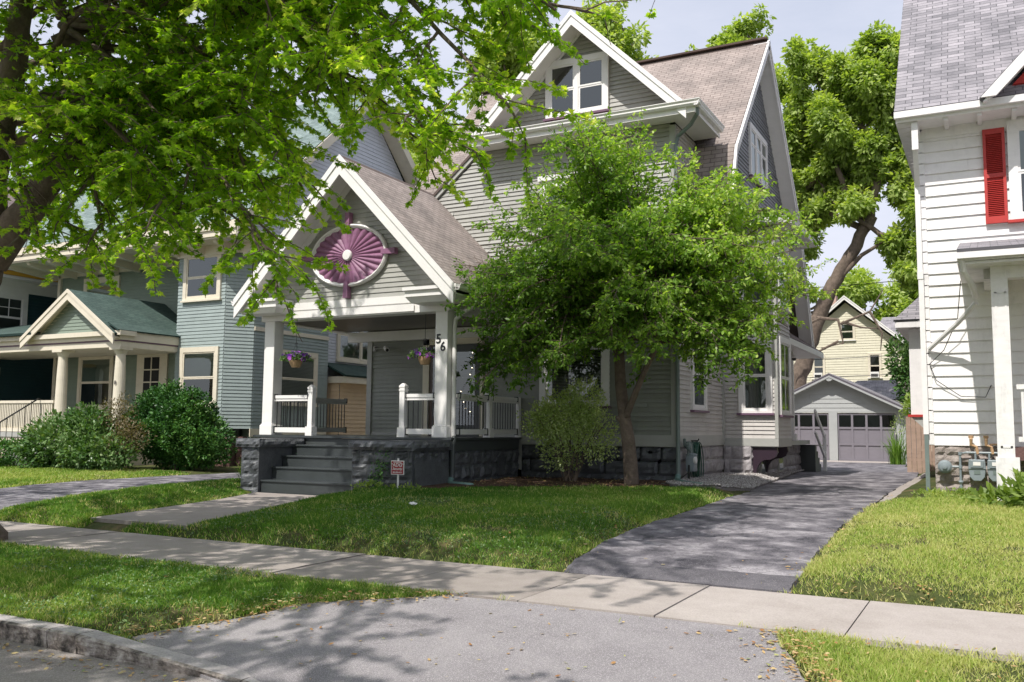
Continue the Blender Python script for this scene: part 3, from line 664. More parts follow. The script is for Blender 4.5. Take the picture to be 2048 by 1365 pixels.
# ------------------------------------------------------------------ grass
BEDS=[poly_of([(14.2,-9.9),(15.3,-9.6),(18.6,-9.6)],[(14.2,-9.2),(15.3,-8.1),(16.3,-6.0),(17.3,-5.45),(18.6,-5.4)]),poly_of([(17.35,-5.55),(18.5,-5.95),(30,-5.95)],[(17.35,-5.2),(18.6,-4.4),(22,-4.65),(30,-5.5)]),
 np.array([(-1.85,16.6),(-1.05,16.6),(-1.05,30),(-1.85,30)]),np.array([(-13.9,14.1),(-9.5,14.1),(-9.5,19),(-13.9,19)])]
def grass():
    def region(x0,x1,y0,y1,dens,seed):
        n=int((x1-x0)*(y1-y0)*dens); x=rng.uniform(x0,x1,n); y=rng.uniform(y0,y1,n); return x,y
    X=[];Y=[];
    for r in ((-13,-3.8,4.85,7.2,7500),(-1.8,4,4.85,7.2,8500),(-10.8,-3.9,8.6,16.8,3300),(-2.0,5,8.6,18.4,3600),(-15.6,-11.6,8.6,15,3200),(-24,-16.9,8.6,16.2,1700),(-13.5,-24,4.9,7.2,900)):
        a=min(r[0],r[1]),max(r[0],r[1]); x,y=region(a[0],a[1],r[2],r[3],r[4],0); X.append(x);Y.append(y)
    x=np.concatenate(X); y=np.concatenate(Y); P=np.stack([x,y],1); keep=np.ones(len(x),bool); dmin=np.full(len(x),9.)
    for poly,_,_w in PAVE:
        d=sdist(P,poly); keep&=d>.05*vnoise(x,y,6,11)*(poly is not SW)-.035*vnoise(x,y,9,12); dmin=np.minimum(dmin,d)
    for poly in BEDS: keep&=sdist(P,poly)>.03*(vnoise(x,y,5,12))
    bald=vnoise(x,y,1.1,21)*.5+vnoise(x,y,3.5,22)*.5
    edge=np.clip(1-dmin/.28,0,1)
    yst=np.where((y<7.2)&(x>-2),.35,0)       # dry right-hand strip
    pk=1-.75*sstep((bald-.62+edge*.22+yst*.35)/.16)
    keep&=rng.uniform(size=len(x))<pk
    keep&=~((y>13.95)&(x>-13.95)&(x<-9.4))
    x,y=x[keep],y[keep]; bald=bald[keep]; edge=edge[keep]; n=len(x); dist=np.hypot(x,y)
    z=terrain(x,y,False)-.004
    h=rng.uniform(.03,.065,n)*(.5+.65*vnoise(x,y,2.2,31)+.55*vnoise(x,y,7.,33)**2)*np.where(dist>12,1.15,1); w=np.maximum(.0055,dist*.00075)*rng.uniform(.8,1.2,n)
    lean=rng.normal(size=(n,2))*.55; ax=np.stack([lean[:,0],lean[:,1],np.ones(n)],1)
    nr=rdir(n); nr[:,2]*=.3
    tint=np.clip(.42+.32*(vnoise(x,y,1.0,41)-.5)+.5*(vnoise(x,y,.35,43)-.5)+rng.normal(size=n)*.13+edge*.18+np.where(x>-2.5,.38,0)+np.where((y<7.2)&(x>-2),.12,0)+np.where((x<-11.8)&(y>8),.16,0),0,1)  # sunlight on the right-hand lawn painted in as a lighter blade tint
    dry=rng.uniform(size=n)<(.05+.22*edge+np.where(x>-2.5,.12,0)+.22*sstep((bald-.55)/.12)); tint=np.where(dry,rng.uniform(.85,1,n),tint*.85)
    o=leaves_mesh('grass',M['grass'],'blade',np.stack([x,y,z],1),ax,nr,h,tint,width=w); tag(o,'mown green grass of the front lawns and the kerbside strip','grass',kind='stuff')
    # clover and plantain weeds
    m=26000; x=np.concatenate([rng.uniform(-12,-4,m//2),rng.uniform(-9.5,-4.2,m//2)]); y=np.concatenate([rng.uniform(4.9,7.1,m//2),rng.uniform(8.7,12.5,m//2)]); P=np.stack([x,y],1)
    k=vnoise(x,y,1.6,51)>.5
    for poly,_,_w in PAVE: k&=sdist(P,poly)>.04
    x,y=x[k],y[k]; n=len(x)
    ax=np.concatenate([rng.normal(size=(n,2)),rng.uniform(.1,.9,(n,1))],1); nr=np.tile([0,0,1.],(n,1))+rng.normal(size=(n,3))*.3
    o=leaves_mesh('clover',M['leaf_rhodo'],'oval',np.stack([x,y,terrain(x,y,False)+rng.uniform(.01,.045,n)],1),ax,nr,rng.uniform(.018,.038,n),np.clip(rng.normal(.55,.2,n),0,1)); tag(o,'low clover and plantain leaves growing through the shaded lawn','clover',kind='stuff')
    # fallen leaves along edges
    pts=[]
    def edge_line(L,n,sx,dy=.0):
        ys=[a for a,_ in L]; xs=[b for _,b in L]; y=rng.uniform(ys[0],ys[-1],n); pts.append(np.stack([np.interp(y,ys,xs)+rng.normal(size=n)*sx,y+rng.normal(size=n)*.05],1))
    edge_line(APL[2:],520,.11); edge_line(APR,620,.13); edge_line(DRL[:5],120,.15); edge_line(DRR[:4],160,.15)
    pts.append(np.stack([rng.uniform(-9,-4.4,260),4.6-np.abs(rng.normal(size=260))*.16],1)); pts.append(np.stack([rng.uniform(-12,3,260),rng.uniform(4.95,7.1,260)],1)); pts.append(np.stack([rng.uniform(-1.6,3,220),rng.uniform(5,7.1,220)],1)); pts.append(np.stack([rng.uniform(-10,4,200),rng.uniform(8.7,14,200)],1)); pts.append(np.stack([rng.uniform(-1.6,3,200),8.72+np.abs(rng.normal(size=200))*.12],1))
    pts.append(np.stack([rng.uniform(-6,-1,70),rng.uniform(4.8,7.1,70)],1)); pts.append(np.stack([rng.uniform(-9.6,-5.6,900),rng.uniform(15.2,18.4,900)],1))
    p=np.concatenate(pts); n=len(p); x,y=p[:,0],p[:,1]; z=np.maximum(terrain(x,y,False),np.where(y<4.7,-.5,-9))+.012; z=np.where((y>4.86)&(dist2pave(p)>0),z+.03,z)
    ax=np.concatenate([rng.normal(size=(n,2)),rng.normal(size=(n,1))*.15],1); nr=np.array([0,0,1.])+rng.normal(size=(n,3))*.25
    o=leaves_mesh('fallen_leaves',M['litter'],'oval',np.stack([x,y,z],1),ax,nr,rng.uniform(.02,.055,n),rng.uniform(0,1,n)); tag(o,'scattered dry tan leaves lying along the kerb, lawn edges and bed','fallen leaves',kind='stuff')
def dist2pave(p):
    d=np.full(len(p),9.)
    for poly,_,_w in PAVE: d=np.minimum(d,sdist(p,poly))
    return d
grass()
# ================================================================== MAIN HOUSE
X1,NY=(1,0,0),(0,-1,0)      # u along +x, facing the street
Y1,PX=(0,1,0),(1,0,0)       # u along +y, facing the drive
def main_house():
    H=thing('grey_house','grey clapboard house with gabled front porch, plum sunburst oval and number 56','house',(-9.5,18.5,0))
    # ---- walls
    w=MB()
    clapboard(w,(0,18.5,0),X1,NY,[(-13.9,4.22),(-5.98,4.22),(-5.98,7.9),(-10.67,7.9),(-13.9,5.25)],.1,.024,.4)
    w.build('front_wall',M['siding'],H)
    w=MB(); clapboard(w,(0,18.5,0),X1,NY,[(-13.9,1.12),(-5.98,1.12),(-5.98,4.22),(-13.9,4.22)],.1,.024,.4); w.build('lower_front_wall',M['siding_lower_shaded'],H)
    w=MB(); clapboard(w,(0,18.53,0),X1,NY,[(-10.6,8.1),(-5.56,8.1),(-8.08,10.56)],.1,.024,.35); w.build('gable_wall',M['siding'],H)
    w=MB(); clapboard(w,(-5.9,0,0),Y1,PX,[(18.6,1.12),(22.22,1.12),(22.22,7.9),(18.6,7.9)],.1,.024,.35)
    clapboard(w,(-5.62,0,0),Y1,PX,[(23.9,1.1),(29.3,1.1),(29.3,6.4),(23.9,6.4)],.1,.024)
    w.build('side_wall',M['siding_side_lit'],H)
    w=MB(); clapboard(w,(-5.3,0,0),Y1,PX,[(19.6,6.5),(28.2,6.5),(27.75,7.2),(23.6,11.35),(19.9,7.55)],.1,.024,.35); w.build('side_gable_wall',M['siding_slate'],H)
    # bay, two storeys
    w=MB()
    clapboard(w,(0,22.26,0),X1,NY,[(-5.9,1.05),(-4.6,1.05),(-4.6,6.3),(-5.9,6.3)],.1,.024); clapboard(w,(-4.59,0,0),Y1,PX,[(22.27,1.05),(23.9,1.05),(23.9,6.3),(22.27,6.3)],.1,.024)
    w.build('bay_wall',M['siding_side_lit'],H)
    # solid core so nothing is see-through
    c=MB(); c.box((-13.85,18.52,.3),(-5.93,26.0,6.3)); c.box((-10.6,18.6,6.3),(-5.95,21.5,7.9)); c.box((-5.93,22.32,.95),(-4.64,23.85,6.35)); c.box((-13.6,24,.3),(-5.66,29.2,3.8)); c.box((-13.3,21.2,6.3),(-5.4,26.2,8.2))
    c.build('inner_wall',M['siding_trim'],H)
    t=MB()
    t.box((-9.58,18.47,.88),(-5.87,18.5,1.12)); t.box((-13.9,18.47,1.03),(-9.58,18.5,1.12))
    t.box((-5.90,18.47,.88),(-5.868,22.22,1.12)); t.box((-6.0,18.462,1.12),(-5.862,18.60,7.85)); t.box((-5.90,22.14,1.12),(-5.862,22.235,6.3))
    t.box((-5.9,22.232,.86),(-4.56,22.256,1.05)); t.box((-4.588,22.26,.86),(-4.56,23.9,1.05)); t.box((-4.64,22.228,1.05),(-4.556,22.30,6.3)); t.box((-5.9,22.26,.84),(-4.58,23.9,.86))
    t.box((-13.98,18.44,1.04),(-13.84,18.54,5.35)); t.box((-5.615,23.95,.88),(-5.59,29.3,1.1))
    # dark drip board on slanted left edge
    A=Vector((-10.62,18.43,8.14)); B=Vector((-13.98,18.43,5.32)); d=(B-A).normalized(); nn=Vector((d.z,0,-d.x))
    t.prism([A,B,B-nn*.10,A-nn*.10],(0,.12,0)); t.build('trim_board',M['siding_trim'],H)
    # side roof behind slanted edge
    r=MB(); roofquad(r,(-14.05,21.5,5.32),(-14.05,18.40,5.32),(-10.62,18.40,8.2),(-10.62,21.5,8.2),.06); r.build('roof',M['roof_main'],H)
    # ---- main roof (gambrel-flared)
    r=MB(); xl,xr=-13.68,-4.93
    roofquad(r,(xl,19.95,7.72),(xr,19.95,7.72),(xr,23.6,11.6),(xl,23.6,11.6),.13)
    roofquad(r,(xr,27.6,7.35),(xl,27.6,7.35),(xl,23.6,11.6),(xr,23.6,11.6),.13)
    roofquad(r,(xl,19.42,6.42),(xr,19.42,6.42),(xr,19.90,7.70),(xl,19.90,7.70),.11)
    roofquad(r,(xr,29.5,3.72),(xl,29.5,3.72),(xl,27.66,7.34),(xr,27.66,7.34),.11)
    ro=r.build('roof',M['roof_main'],H)
    k=MB(); k.bar((xl,23.6,11.63),(xr,23.6,11.63),.26,.05); k.build('ridge_cap',M['ridge'],ro)
    # side rake fascia + soffit
    t=MB()
    def rk(a,b,off=0):
        a,b=Vector(a),Vector(b); d=(b-a).normalized(); nn=Vector((0,d.z,-d.y)); nn=nn if nn.z<0 else -nn
        t.prism([a+nn*.02,b+nn*.02,b+nn*.22,a+nn*.22],(.035,0,0))
        t.prism([a+nn*.015+Vector((.036,0,0)),b+nn*.015+Vector((.036,0,0)),b+nn*.09+Vector((.036,0,0)),a+nn*.09+Vector((.036,0,0))],(.025,0,0))
    for x in (xl-.035,xr):
        if x==xr: t.build('rake_trim',M['white'],ro); t=MB()
        rk((x,19.95,7.72),(x,23.6,11.6)); rk((x,23.6,11.6),(x,27.6,7.35)); rk((x,27.6,7.35),(x,29.5,3.72)); rk((x,19.42,6.42),(x,19.9,7.7))
    # broad soffit panels under the side overhang
    for (a,b) in (((19.95,7.72),(23.6,11.6)),((27.6,7.35),(23.6,11.6)),((29.5,3.72),(27.6,7.35))):
        a,b=Vector((0,*a)),Vector((0,*b)); d=(b-a).normalized(); nn=Vector((0,d.z,-d.y)); nn=nn if nn.z<0 else -nn
        a2,b2=a+nn*.15,b+nn*.15
        t.prism([Vector((-5.285,a2.y,a2.z)),Vector((xr-.005,a2.y,a2.z)),Vector((xr-.005,b2.y,b2.z)),Vector((-5.285,b2.y,b2.z))],nn*.03)
    t.box((-5.295,19.6,6.36),(-5.25,28.0,6.5)); t.build('soffit',M['white'],ro); t=MB()
    # bay head: soffit and fascia
    t.prism([(-5.9,21.75,6.30),(-4.5,21.95,6.30),(-4.12,22.35,6.30),(-4.12,25.6,6.30),(-5.3,26.0,6.30),(-5.9,26,6.3)],(0,0,.16))
    t.build('bay_soffit',M['white'],H)
    # ---- front cross gable roof
    g=rake_gable(H,-8.08,17.9,10.66,2.64,.98,18.5,22.7,M['roof_main'],M['white'],.10,.24,frieze=.07)
    # pent + gutter under the gable
    t=MB(); t.box((-10.66,17.92,7.90),(-5.27,18.47,7.94)); t.box((-5.87,18.47,7.90),(-5.27,19.9,7.94)); t.box((-10.66,17.90,7.86),(-5.25,17.93,8.08)); t.box((-5.28,17.93,7.86),(-5.25,19.85,8.05)); t.box((-10.68,17.93,7.86),(-10.65,18.47,8.05))
    t.build('cornice',M['white'],g)
    r=MB(); roofquad(r,(-10.7,17.9,8.10),(-5.22,17.9,8.10),(-5.22,18.5,8.19),(-10.7,18.5,8.19),.03); r.build('pent_roof',M['roof_main'],g)
    def gut(a,b,sgn,par=None):
        gt=MB()  # K-gutter profile along a->b
        a,b=Vector(a),Vector(b); d=(b-a).normalized(); o=Vector((d.y,-d.x,0))*sgn
        P=[(0,0),(.07,0),(.10,.04),(.10,.07),(.13,.11),(.13,.125),(.115,.125),(.115,.11),(.09,.075),(.085,.05),(.06,.02),(0,.02)]
        ring=lambda c:[c+o*x+Vector((0,0,z)) for x,z in P]; A,B=ring(a),ring(b); n=len(P)
        for i in range(n): j=(i+1)%n; gt.quad(A[i],B[i],B[j],A[j])
        gt.poly(A); gt.poly(B[::-1]); gt.build('gutter',M['white'],par)
    gut((-10.76,17.895,7.975),(-5.12,17.895,7.975),1,g); gut((-5.245,17.78,7.96),(-5.245,19.78,7.96),1,g)
    dp=MB(); dp.tube([(-5.24,17.98,7.97),(-5.24,18.02,7.85),(-5.45,18.25,7.72),(-5.78,18.40,7.55),(-5.84,18.42,7.35),(-5.84,18.42,4),(-5.84,18.42,.35),(-5.83,18.38,.22)],.045,10); dp.build('downpipe',M['downpipe'],H)
    dp=MB(); dp.box((-5.90,22.10,.95),(-5.83,22.17,3.4)); dp.build('downpipe',M['siding_trim'],H)
    # ---- windows
    window(H,(0,18.5,0),X1,NY,-9.10,-7.40,1.74,3.95,.15,inner='blind',split=.62,sill='plum_sill')
    window(H,(0,18.5,0),X1,NY,-9.10,-7.30,4.7,6.95,.15,inner='half',head=.12,sashes=1)
    window(H,(0,18.5,0),X1,NY,-8.99,-7.41,8.43,9.80,.12,inner='dark',sashes=2,sill='plum_sill')
    window(H,(-5.9,0,0),Y1,PX,19.48,20.62,1.68,3.6,.12,split=.45,sill='plum_sill')
    window(H,(0,22.26,0),X1,NY,-5.50,-4.68,1.66,3.5,.12,inner='curtain',split=.52,sill='plum_sill')
    window(H,(-4.59,0,0),Y1,PX,22.42,23.75,1.62,3.55,.12,gridv=1,inner='curtain',sill='plum_sill')
    window(H,(0,22.26,0),X1,NY,-5.50,-4.68,4.3,5.95,.12,inner='curtain',split=.52)
    window(H,(-4.59,0,0),Y1,PX,22.42,23.75,4.3,5.95,.12,gridv=1,inner='curtain')
    window(H,(-5.3,0,0),Y1,PX,22.75,24.75,7.75,9.15,.11,sashes=3,inner='curtain',split=.68,sill='plum_sill')
    st=MB(); st.box((-5.33,22.228,1.83),(-5.26,22.236,1.90)); st.build('sticker',M['signred'],H)
    # ---- foundation
    f=MB(); stones(f,(-9.58,18.52,0),X1,NY,3.68,-.05,.87,.30,.55,.05,1); f.box((-9.58,18.52,-.2),(-5.9,18.6,.87)); f.build('foundation',M['stone_dark'],H)
    f=MB(); stones(f,(-5.93,18.56,0),Y1,PX,3.7,-.1,.87,.28,.55,.045,2); stones(f,(-5.9,22.24,0),X1,NY,.68,-.1,.86,.28,.4,.045,3); stones(f,(-5.22,22.24,0),Y1,PX,7.0,-.1,.86,.28,.5,.04,4)
    f.box((-6.1,18.6,-.2),(-5.96,22.3,.87)); f.box((-5.9,22.26,-.2),(-5.26,29.2,.84)); f.build('foundation',M['stone_side_lit'],H)
    for y in (23.0,25.1): 
        b=MB(); b.box((-5.22,y,.12),(-5.155,y+.62,.66)); wn=b.build('basement_window',M['siding_trim'],H)
        b=MB(); b.box((-5.157,y+.05,.17),(-5.148,y+.57,.61)); b.build('pane',M['glass'],wn); b=MB(); b.box((-5.2,y+.05,.17),(-5.159,y+.57,.61)); b.build('dark_room',M['dark_in'],wn)
    # brackets under the bay
    for y in (22.30,23.55):
        pts=[(-5.2,.85),(-4.62,.85),(-4.60,.72),(-4.66,.60),(-4.78,.54),(-4.92,.53),(-5.02,.47),(-5.09,.36),(-5.12,.22),(-5.14,.06),(-5.2,.02)]
        b=MB(); b.prism([(x,y,z) for x,z in pts],(0,.11,0)); b.build('bracket',M['plum_dark'],H)
    # ---- rear side porch
    p=MB(); p.box((-5.14,26.5,.95),(-5.00,26.64,3.55)); p.box((-5.2,26.45,.93),(-4.95,26.7,1.15)); p.build('porch_post',M['white'],H)
    p=MB(); p.box((-5.6,24.4,.84),(-4.9,28.4,.96)); p.build('porch_floor',M['siding_trim'],H)
    p=MB(); p.box((-5.5,24.5,1.78),(-4.98,24.6,1.88)); p.box((-5.5,24.5,1.05),(-4.98,24.6,1.14))
    for i in range(5): p.box((-5.45+i*.1,24.54,1.14),(-5.43+i*.1,24.56,1.78))
    p.build('railing',M['white'],H); p=MB(); p.bar((-4.72,28.3,1.85),(-4.66,29.6,1.05),.06,.09); p.bar((-4.72,28.3,1.2),(-4.66,29.6,.4),.06,.07); p.box((-4.71,29.5,0),(-4.61,29.6,1.15)); p.build('railing',M['white'],H)
    p=MB(); roofquad(p,(-4.62,24.0,3.68),(-4.62,29.4,3.68),(-5.6,29.4,4.35),(-5.6,24.0,4.35),.06); pr=p.build('porch_roof',M['roof_dark'],H)
    p=MB(); p.box((-5.6,24.05,3.5),(-4.68,29.3,3.6)); p.box((-4.66,24.0,3.5),(-4.6,29.4,3.66)); p.box((-5.6,23.96,3.5),(-4.6,24.0,3.72)); p.build('soffit',M['white'],pr)
    for k in range(4):
        s=MB(); s.box((-5.3,28.4+k*.25,0),(-4.75,28.65+k*.25,.82-.2*k)); s.build('rear_step',M['skirt'],H)
    # ---- FRONT PORCH
    d=MB(); d.box((-14.85,15.42,.99),(-9.56,18.47,1.035)); d.build('porch_floor',M['dark_paint'],H)
    d=MB(); d.box((-14.78,15.48,.77),(-9.64,15.52,.985)); d.box((-9.66,15.52,.77),(-9.62,18.45,.985)); d.box((-14.78,15.52,.77),(-14.74,18.45,.985)); d.build('porch_skirt',M['skirt'],H)
    f=MB(); stones(f,(-9.66,15.55,0),Y1,PX,2.95,-.1,.77,.27,.5,.05,5); stones(f,(-11.1,15.53,0),X1,NY,1.46,-.1,.77,.27,.45,.05,6); stones(f,(-14.76,15.53,0),X1,NY,1.0,-.2,.77,.27,.45,.05,7); f.box((-14.7,15.56,-.3),(-9.7,18.4,.76))
    f.box((-9.63,17.45,.22),(-9.60,17.75,.62)); f.build('porch_foundation',M['stone_dark'],H)
    for k,(y0,z1) in enumerate(((15.14,.845),(14.84,.62),(14.54,.39),(14.22,.13))):
        s=MB(); y1=15.46; s.box((-13.42,y0,-.3),(-11.0,y1 if k==0 else (15.13,14.83,14.53)[k-1],z1)); s.box((-13.42,y0-.03,z1-.035),(-11.0,y0,z1)); s.build('front_step',M['dark_paint'],H,bevel=.008)
    for (x0,x1,cx0,cx1,sd,nm) in ((-13.92,-13.43,-14.02,-13.36,8,'step_wall'),(-11.03,-9.62,-11.07,-9.55,9,'step_wall')):
        f=MB(); stones(f,(x0,14.14,0),X1,NY,x1-x0,-.3,.8,.27,.5,.05,sd); stones(f,(x1-.03,14.16,0),Y1,PX,1.3,-.3,.8,.27,.5,.05,sd+3) if x0>-12 else None
        f.box((x0+.02,14.16,-.35),(x1-.01,15.45,.8)); 
        if x0>-12: f.hexa([(x1-.04,14.2,-.3),(x1+.10,14.2,-.3),(x1+.10,15.4,-.3),(x1-.04,15.4,-.3),(x1-.04,14.2,.8),(x1-.02,14.2,.8),(x1-.02,15.4,.8),(x1-.04,15.4,.8)])
        wl=f.build(nm,M['stone_dark'],H)
        c=MB(); stones(c,(cx0,14.07,0),X1,NY,cx1-cx0,.80,.975,.175,3,.05,sd+20); stones(c,(cx1,14.07,0),Y1,PX,1.36,.80,.975,.175,3,.05,sd+21); c.box((cx0,14.07,.80),(cx1,15.44,.978)); c.build('cap_stone',M['stone_dark'],wl)
    # posts
    for x in (-9.90,-14.55):
        p=MB(); p.box((x-.148,15.52,1.035),(x+.148,15.82,3.62)); p.box((x-.18,15.485,1.035),(x+.18,15.85,1.26)); p.box((x-.165,15.50,1.26),(x+.165,15.835,1.285)); p.build('porch_post',M['white'],H,bevel=.012)
    p=MB(); p.box((-9.68,18.36,1.035),(-9.58,18.47,1.95)); p.build('railing_post',M['white'],H)
    # beams
    b=MB(); b.box((-14.78,15.49,3.62),(-9.70,15.84,3.83)); b.box((-14.80,15.47,3.83),(-9.68,15.86,3.99)); b.box((-9.95,15.84,3.62),(-9.70,18.47,3.98)); b.box((-14.78,15.84,3.62),(-14.5,18.47,3.98)); b.box((-14.5,18.30,3.38),(-9.95,18.465,3.62))
    b.box((-14.02,15.455,3.65),(-10.55,15.469,3.80)); b.build('porch_beam',M['white'],H)
    c=MB(); c.box((-14.49,15.85,3.64),(-9.96,18.3,3.67)); c.build('porch_ceiling',M['ceiling'],H)
    # gable face & roof
    g=MB(); clapboard(g,(0,15.5,0),X1,NY,[(-14.85,3.99),(-9.42,3.99),(-12.12,6.70)],.105,.02,.1); g.build('porch_gable_wall',M['siding'],H)
    pr=rake_gable(H,-12.12,14.88,7.03,2.90,1.02,15.5,18.5,M['roof_main'],M['white'],.11,.30,frieze=.14,name='porch_roof')
    for (a,b_) in ((-10.42,-9.2),(-15.02,-13.85)):
        t=MB()
        s=1 if a>-12 else -1
        t.box((a,14.93,3.86),(b_,15.46,3.99)); t.box((a-.03,14.88,3.985),(b_+.02,15.48,4.05))
        inner=a if s>0 else b_
        t.prism([(a,14.95,3.86),(b_,14.95,3.86),(b_-.10,15.02,3.74),(a+.10,15.02,3.74)],(0,.42,0))
        if s>0: t.box((-9.68,15.46,3.98),(-9.22,18.4,4.02)); t.box((-9.24,14.9,3.88),(-9.20,18.4,4.06))
        else: t.box((-15.04,14.9,3.88),(-15.0,18.4,4.06))
        t.build('eave_return',M['white'],pr)
    gut((-9.20,14.9,3.93),(-9.20,18.35,3.93),1,pr); gut((-15.04,18.35,3.93),(-15.04,14.9,3.93),1,pr)
    dp=MB(); dp.tube([(-9.14,15.75,3.95),(-9.14,15.78,3.82),(-9.25,15.74,3.72),(-9.52,15.70,3.58),(-9.66,15.68,3.45),(-9.68,15.68,3.3),(-9.68,15.68,1.05)],.045,10); dp.build('downpipe',M['white'],H)
    dp=MB(); dp.tube([(-9.60,15.6,1.05),(-9.56,15.48,.9),(-9.56,15.47,.3),(-9.55,15.42,.17)],.05,10); dp.build('downpipe',M['skirt'],H)
    # sunburst oval
    cx,cz,y=-12.27,4.95,15.47
    ring=MB(); n=72
    def el(rx,rz,yy): return [(cx+rx*math.cos(2*math.pi*i/n),yy,cz+rz*math.sin(2*math.pi*i/n)) for i in range(n)]
    prof=[(1.03,.69,0),(1.03,.69,-.075),(1.0,.66,-.10),(.975,.635,-.085),(.965,.625,-.05),(.945,.605,-.05),(.94,.60,-.01)]
    L=[el(a,b,y+c) for a,b,c in prof]
    for A,B in zip(L,L[1:]):
        for i in range(n): j=(i+1)%n; ring.quad(A[i],A[j],B[j],B[i])
    med=ring.build('medallion',M['white'],H,smooth=False)
    fan=MB(); q=26
    for i in range(q):
        a0=2*math.pi*i/q; a1=2*math.pi*(i+1)/q; st=8; prev=None
        for k in range(st+1):
            a=a0+(a1-a0)*k/st; dd=-.012-.05*math.sin(math.pi*k/st); o=(cx+.95*math.cos(a),y+dd,cz+.61*math.sin(a)); c0=(cx+.1*math.cos(a),y-.05+.3*dd,cz+.07*math.sin(a))
            if prev: fan.quad(prev[1],prev[0],o,c0)
            prev=(o,c0)
    fan.build('sunburst_fan',M['purple'],med)
    h=MB(); h.lathe((cx,y,cz),[(.12,-.02),(.12,-.10),(.10,-.125),(.0,-.13)],20,'y'); h.build('hub',M['white'],med)
    for a in (0,90,180,270):
        c,s=math.cos(math.radians(a)),math.sin(math.radians(a)); ox,oz=cx+c*1.04,cz+s*.70
        k=MB(); u=Vector((c,0,s)); v=Vector((-s,0,c)); o=Vector((ox,0,oz)); 
        ps=[o-u*.12-v*.05,o+u*.24-v*.065,o+u*.24+v*.065,o-u*.12+v*.05]; k.prism([Vector((p.x,y-.13,p.z)) for p in ps],(0,.125,0)); k.build('keystone',M['purple'],med)
    # railings
    def rail(a,b,bal=True,n=None,mat='white'):
        a,b=Vector(a),Vector(b); L=(b-a).length; d=(b-a).normalized()
        r=MB(); r.bar(a+Vector((0,0,.86)),b+Vector((0,0,.86)),.085,.07); r.bar(a+Vector((0,0,.795)),b+Vector((0,0,.795)),.05,.06); o=r.build('railing',M[mat],H); r=MB(); r.bar(a+Vector((0,0,.12)),b+Vector((0,0,.12)),.06,.11); r.build('bottom_rail',M[mat],o)
        k=MB(); nb=max(3,int(L/.115)); 
        for i in range(nb):
            p=a+d*(L*(i+.5)/nb); k.tube([p+Vector((0,0,.17)),p+Vector((0,0,.77))],.011,6)
        k.build('baluster',M['black'],o)
        for e in (a+d*.02,b-d*.02):
            k=MB(); k.obox(e+Vector((0,0,.86)),d,d.cross(Vector((0,0,1))),(0,0,1),.012,.05,.06); k.build('rail_bracket',M['black'],o); k=MB(); k.obox(e+Vector((0,0,.12)),d,d.cross(Vector((0,0,1))),(0,0,1),.012,.045,.075); k.build('rail_bracket',M['black'],o)
    def newel(x,y,h=1.12):
        p=MB(); z=1.035; p.box((x-.062,y-.062,z),(x+.062,y+.062,z+h-.05)); p.box((x-.09,y-.09,z),(x+.09,y+.09,z+.2)); p.box((x-.072,y-.072,z+h-.16),(x+.072,y+.072,z+h-.125)); p.box((x-.072,y-.072,z+h-.09),(x+.072,y+.072,z+h-.05))
        p.hexa([(x-.065,y-.065,z+h-.05),(x+.065,y-.065,z+h-.05),(x+.065,y+.065,z+h-.05),(x-.065,y+.065,z+h-.05),(x-.025,y-.025,z+h),(x+.025,y-.025,z+h),(x+.025,y+.025,z+h),(x-.025,y+.025,z+h)]); p.build('newel_post',M['white'],H)
    newel(-13.32,15.6); newel(-10.86,15.6); newel(-9.68,17.13,1.0); newel(-14.62,17.1,1.0)
    rail((-14.38,15.6,1.035),(-13.39,15.6,1.035)); rail((-10.79,15.6,1.035),(-10.07,15.6,1.035))
    rail((-9.68,15.85,1.035),(-9.68,17.06,1.035)); rail((-9.66,17.2,1.035),(-9.64,18.36,1.035)); rail((-14.62,15.85,1.035),(-14.62,17.03,1.035),mat='siding_trim'); rail((-14.62,17.17,1.035),(-14.62,18.45,1.035),mat='siding_trim')
    # front door, sidelight
    dr_=MB(); yb=18.48
    dr_.box((-12.28,yb-.05,1.04),(-12.10,yb,3.38)); dr_.box((-12.28,yb-.05,3.24),(-10.55,yb,3.38)); dr_.box((-10.66,yb-.06,1.04),(-10.58,yb,3.3)); D=dr_.build('door_frame',M['cream'],H)
    q=MB(); q.box((-12.09,yb-.02,1.04),(-11.52,yb,3.24)); q.box((-12.07,yb-.03,1.04),(-12.0,yb-.02,3.24)); q.box((-11.62,yb-.035,1.04),(-11.52,yb-.02,3.24)); q.box((-12.0,yb-.035,1.04),(-11.62,yb-.02,1.5)); D1=q.build('sidelight',M['door_wood'],H)
    q=MB(); q.quad((-12.0,yb-.028,1.5),(-11.62,yb-.028,1.5),(-11.62,yb-.028,3.2),(-12.0,yb-.028,3.2)); q.build('pane',M['glass'],D1)
    q=MB(); q.box((-11.50,yb-.05,1.04),(-11.36,yb,3.22)); q.box((-10.80,yb-.05,1.04),(-10.67,yb,3.22)); q.box((-11.36,yb-.05,3.05),(-10.80,yb,3.22)); q.box((-11.36,yb-.05,1.04),(-10.80,yb,1.3)); Dr=q.build('door',M['skirt'],H)
    q=MB(); q.quad((-11.36,yb-.03,1.3),(-10.80,yb-.03,1.3),(-10.80,yb-.03,3.05),(-11.36,yb-.03,3.05)); q.build('pane',M['glass'],Dr)
    q=MB(); q.quad((-11.36,yb-.006,1.3),(-10.80,yb-.006,1.3),(-10.80,yb-.006,3.05),(-11.36,yb-.006,3.05)); q.build('dark_room',M['dark_in'],Dr)
    q=MB(); q.box((-11.40,yb-.09,1.95),(-11.38,yb-.05,2.15)); q.build('handle',M['black'],Dr)
    # number 56 on the right post
    for ch,x,z in (('5',-10.03,2.96),('6',-9.925,2.80)):
        text(ch,(x,15.514,z),.27,M['black'],H,'house_number',ext=.004)
    return H
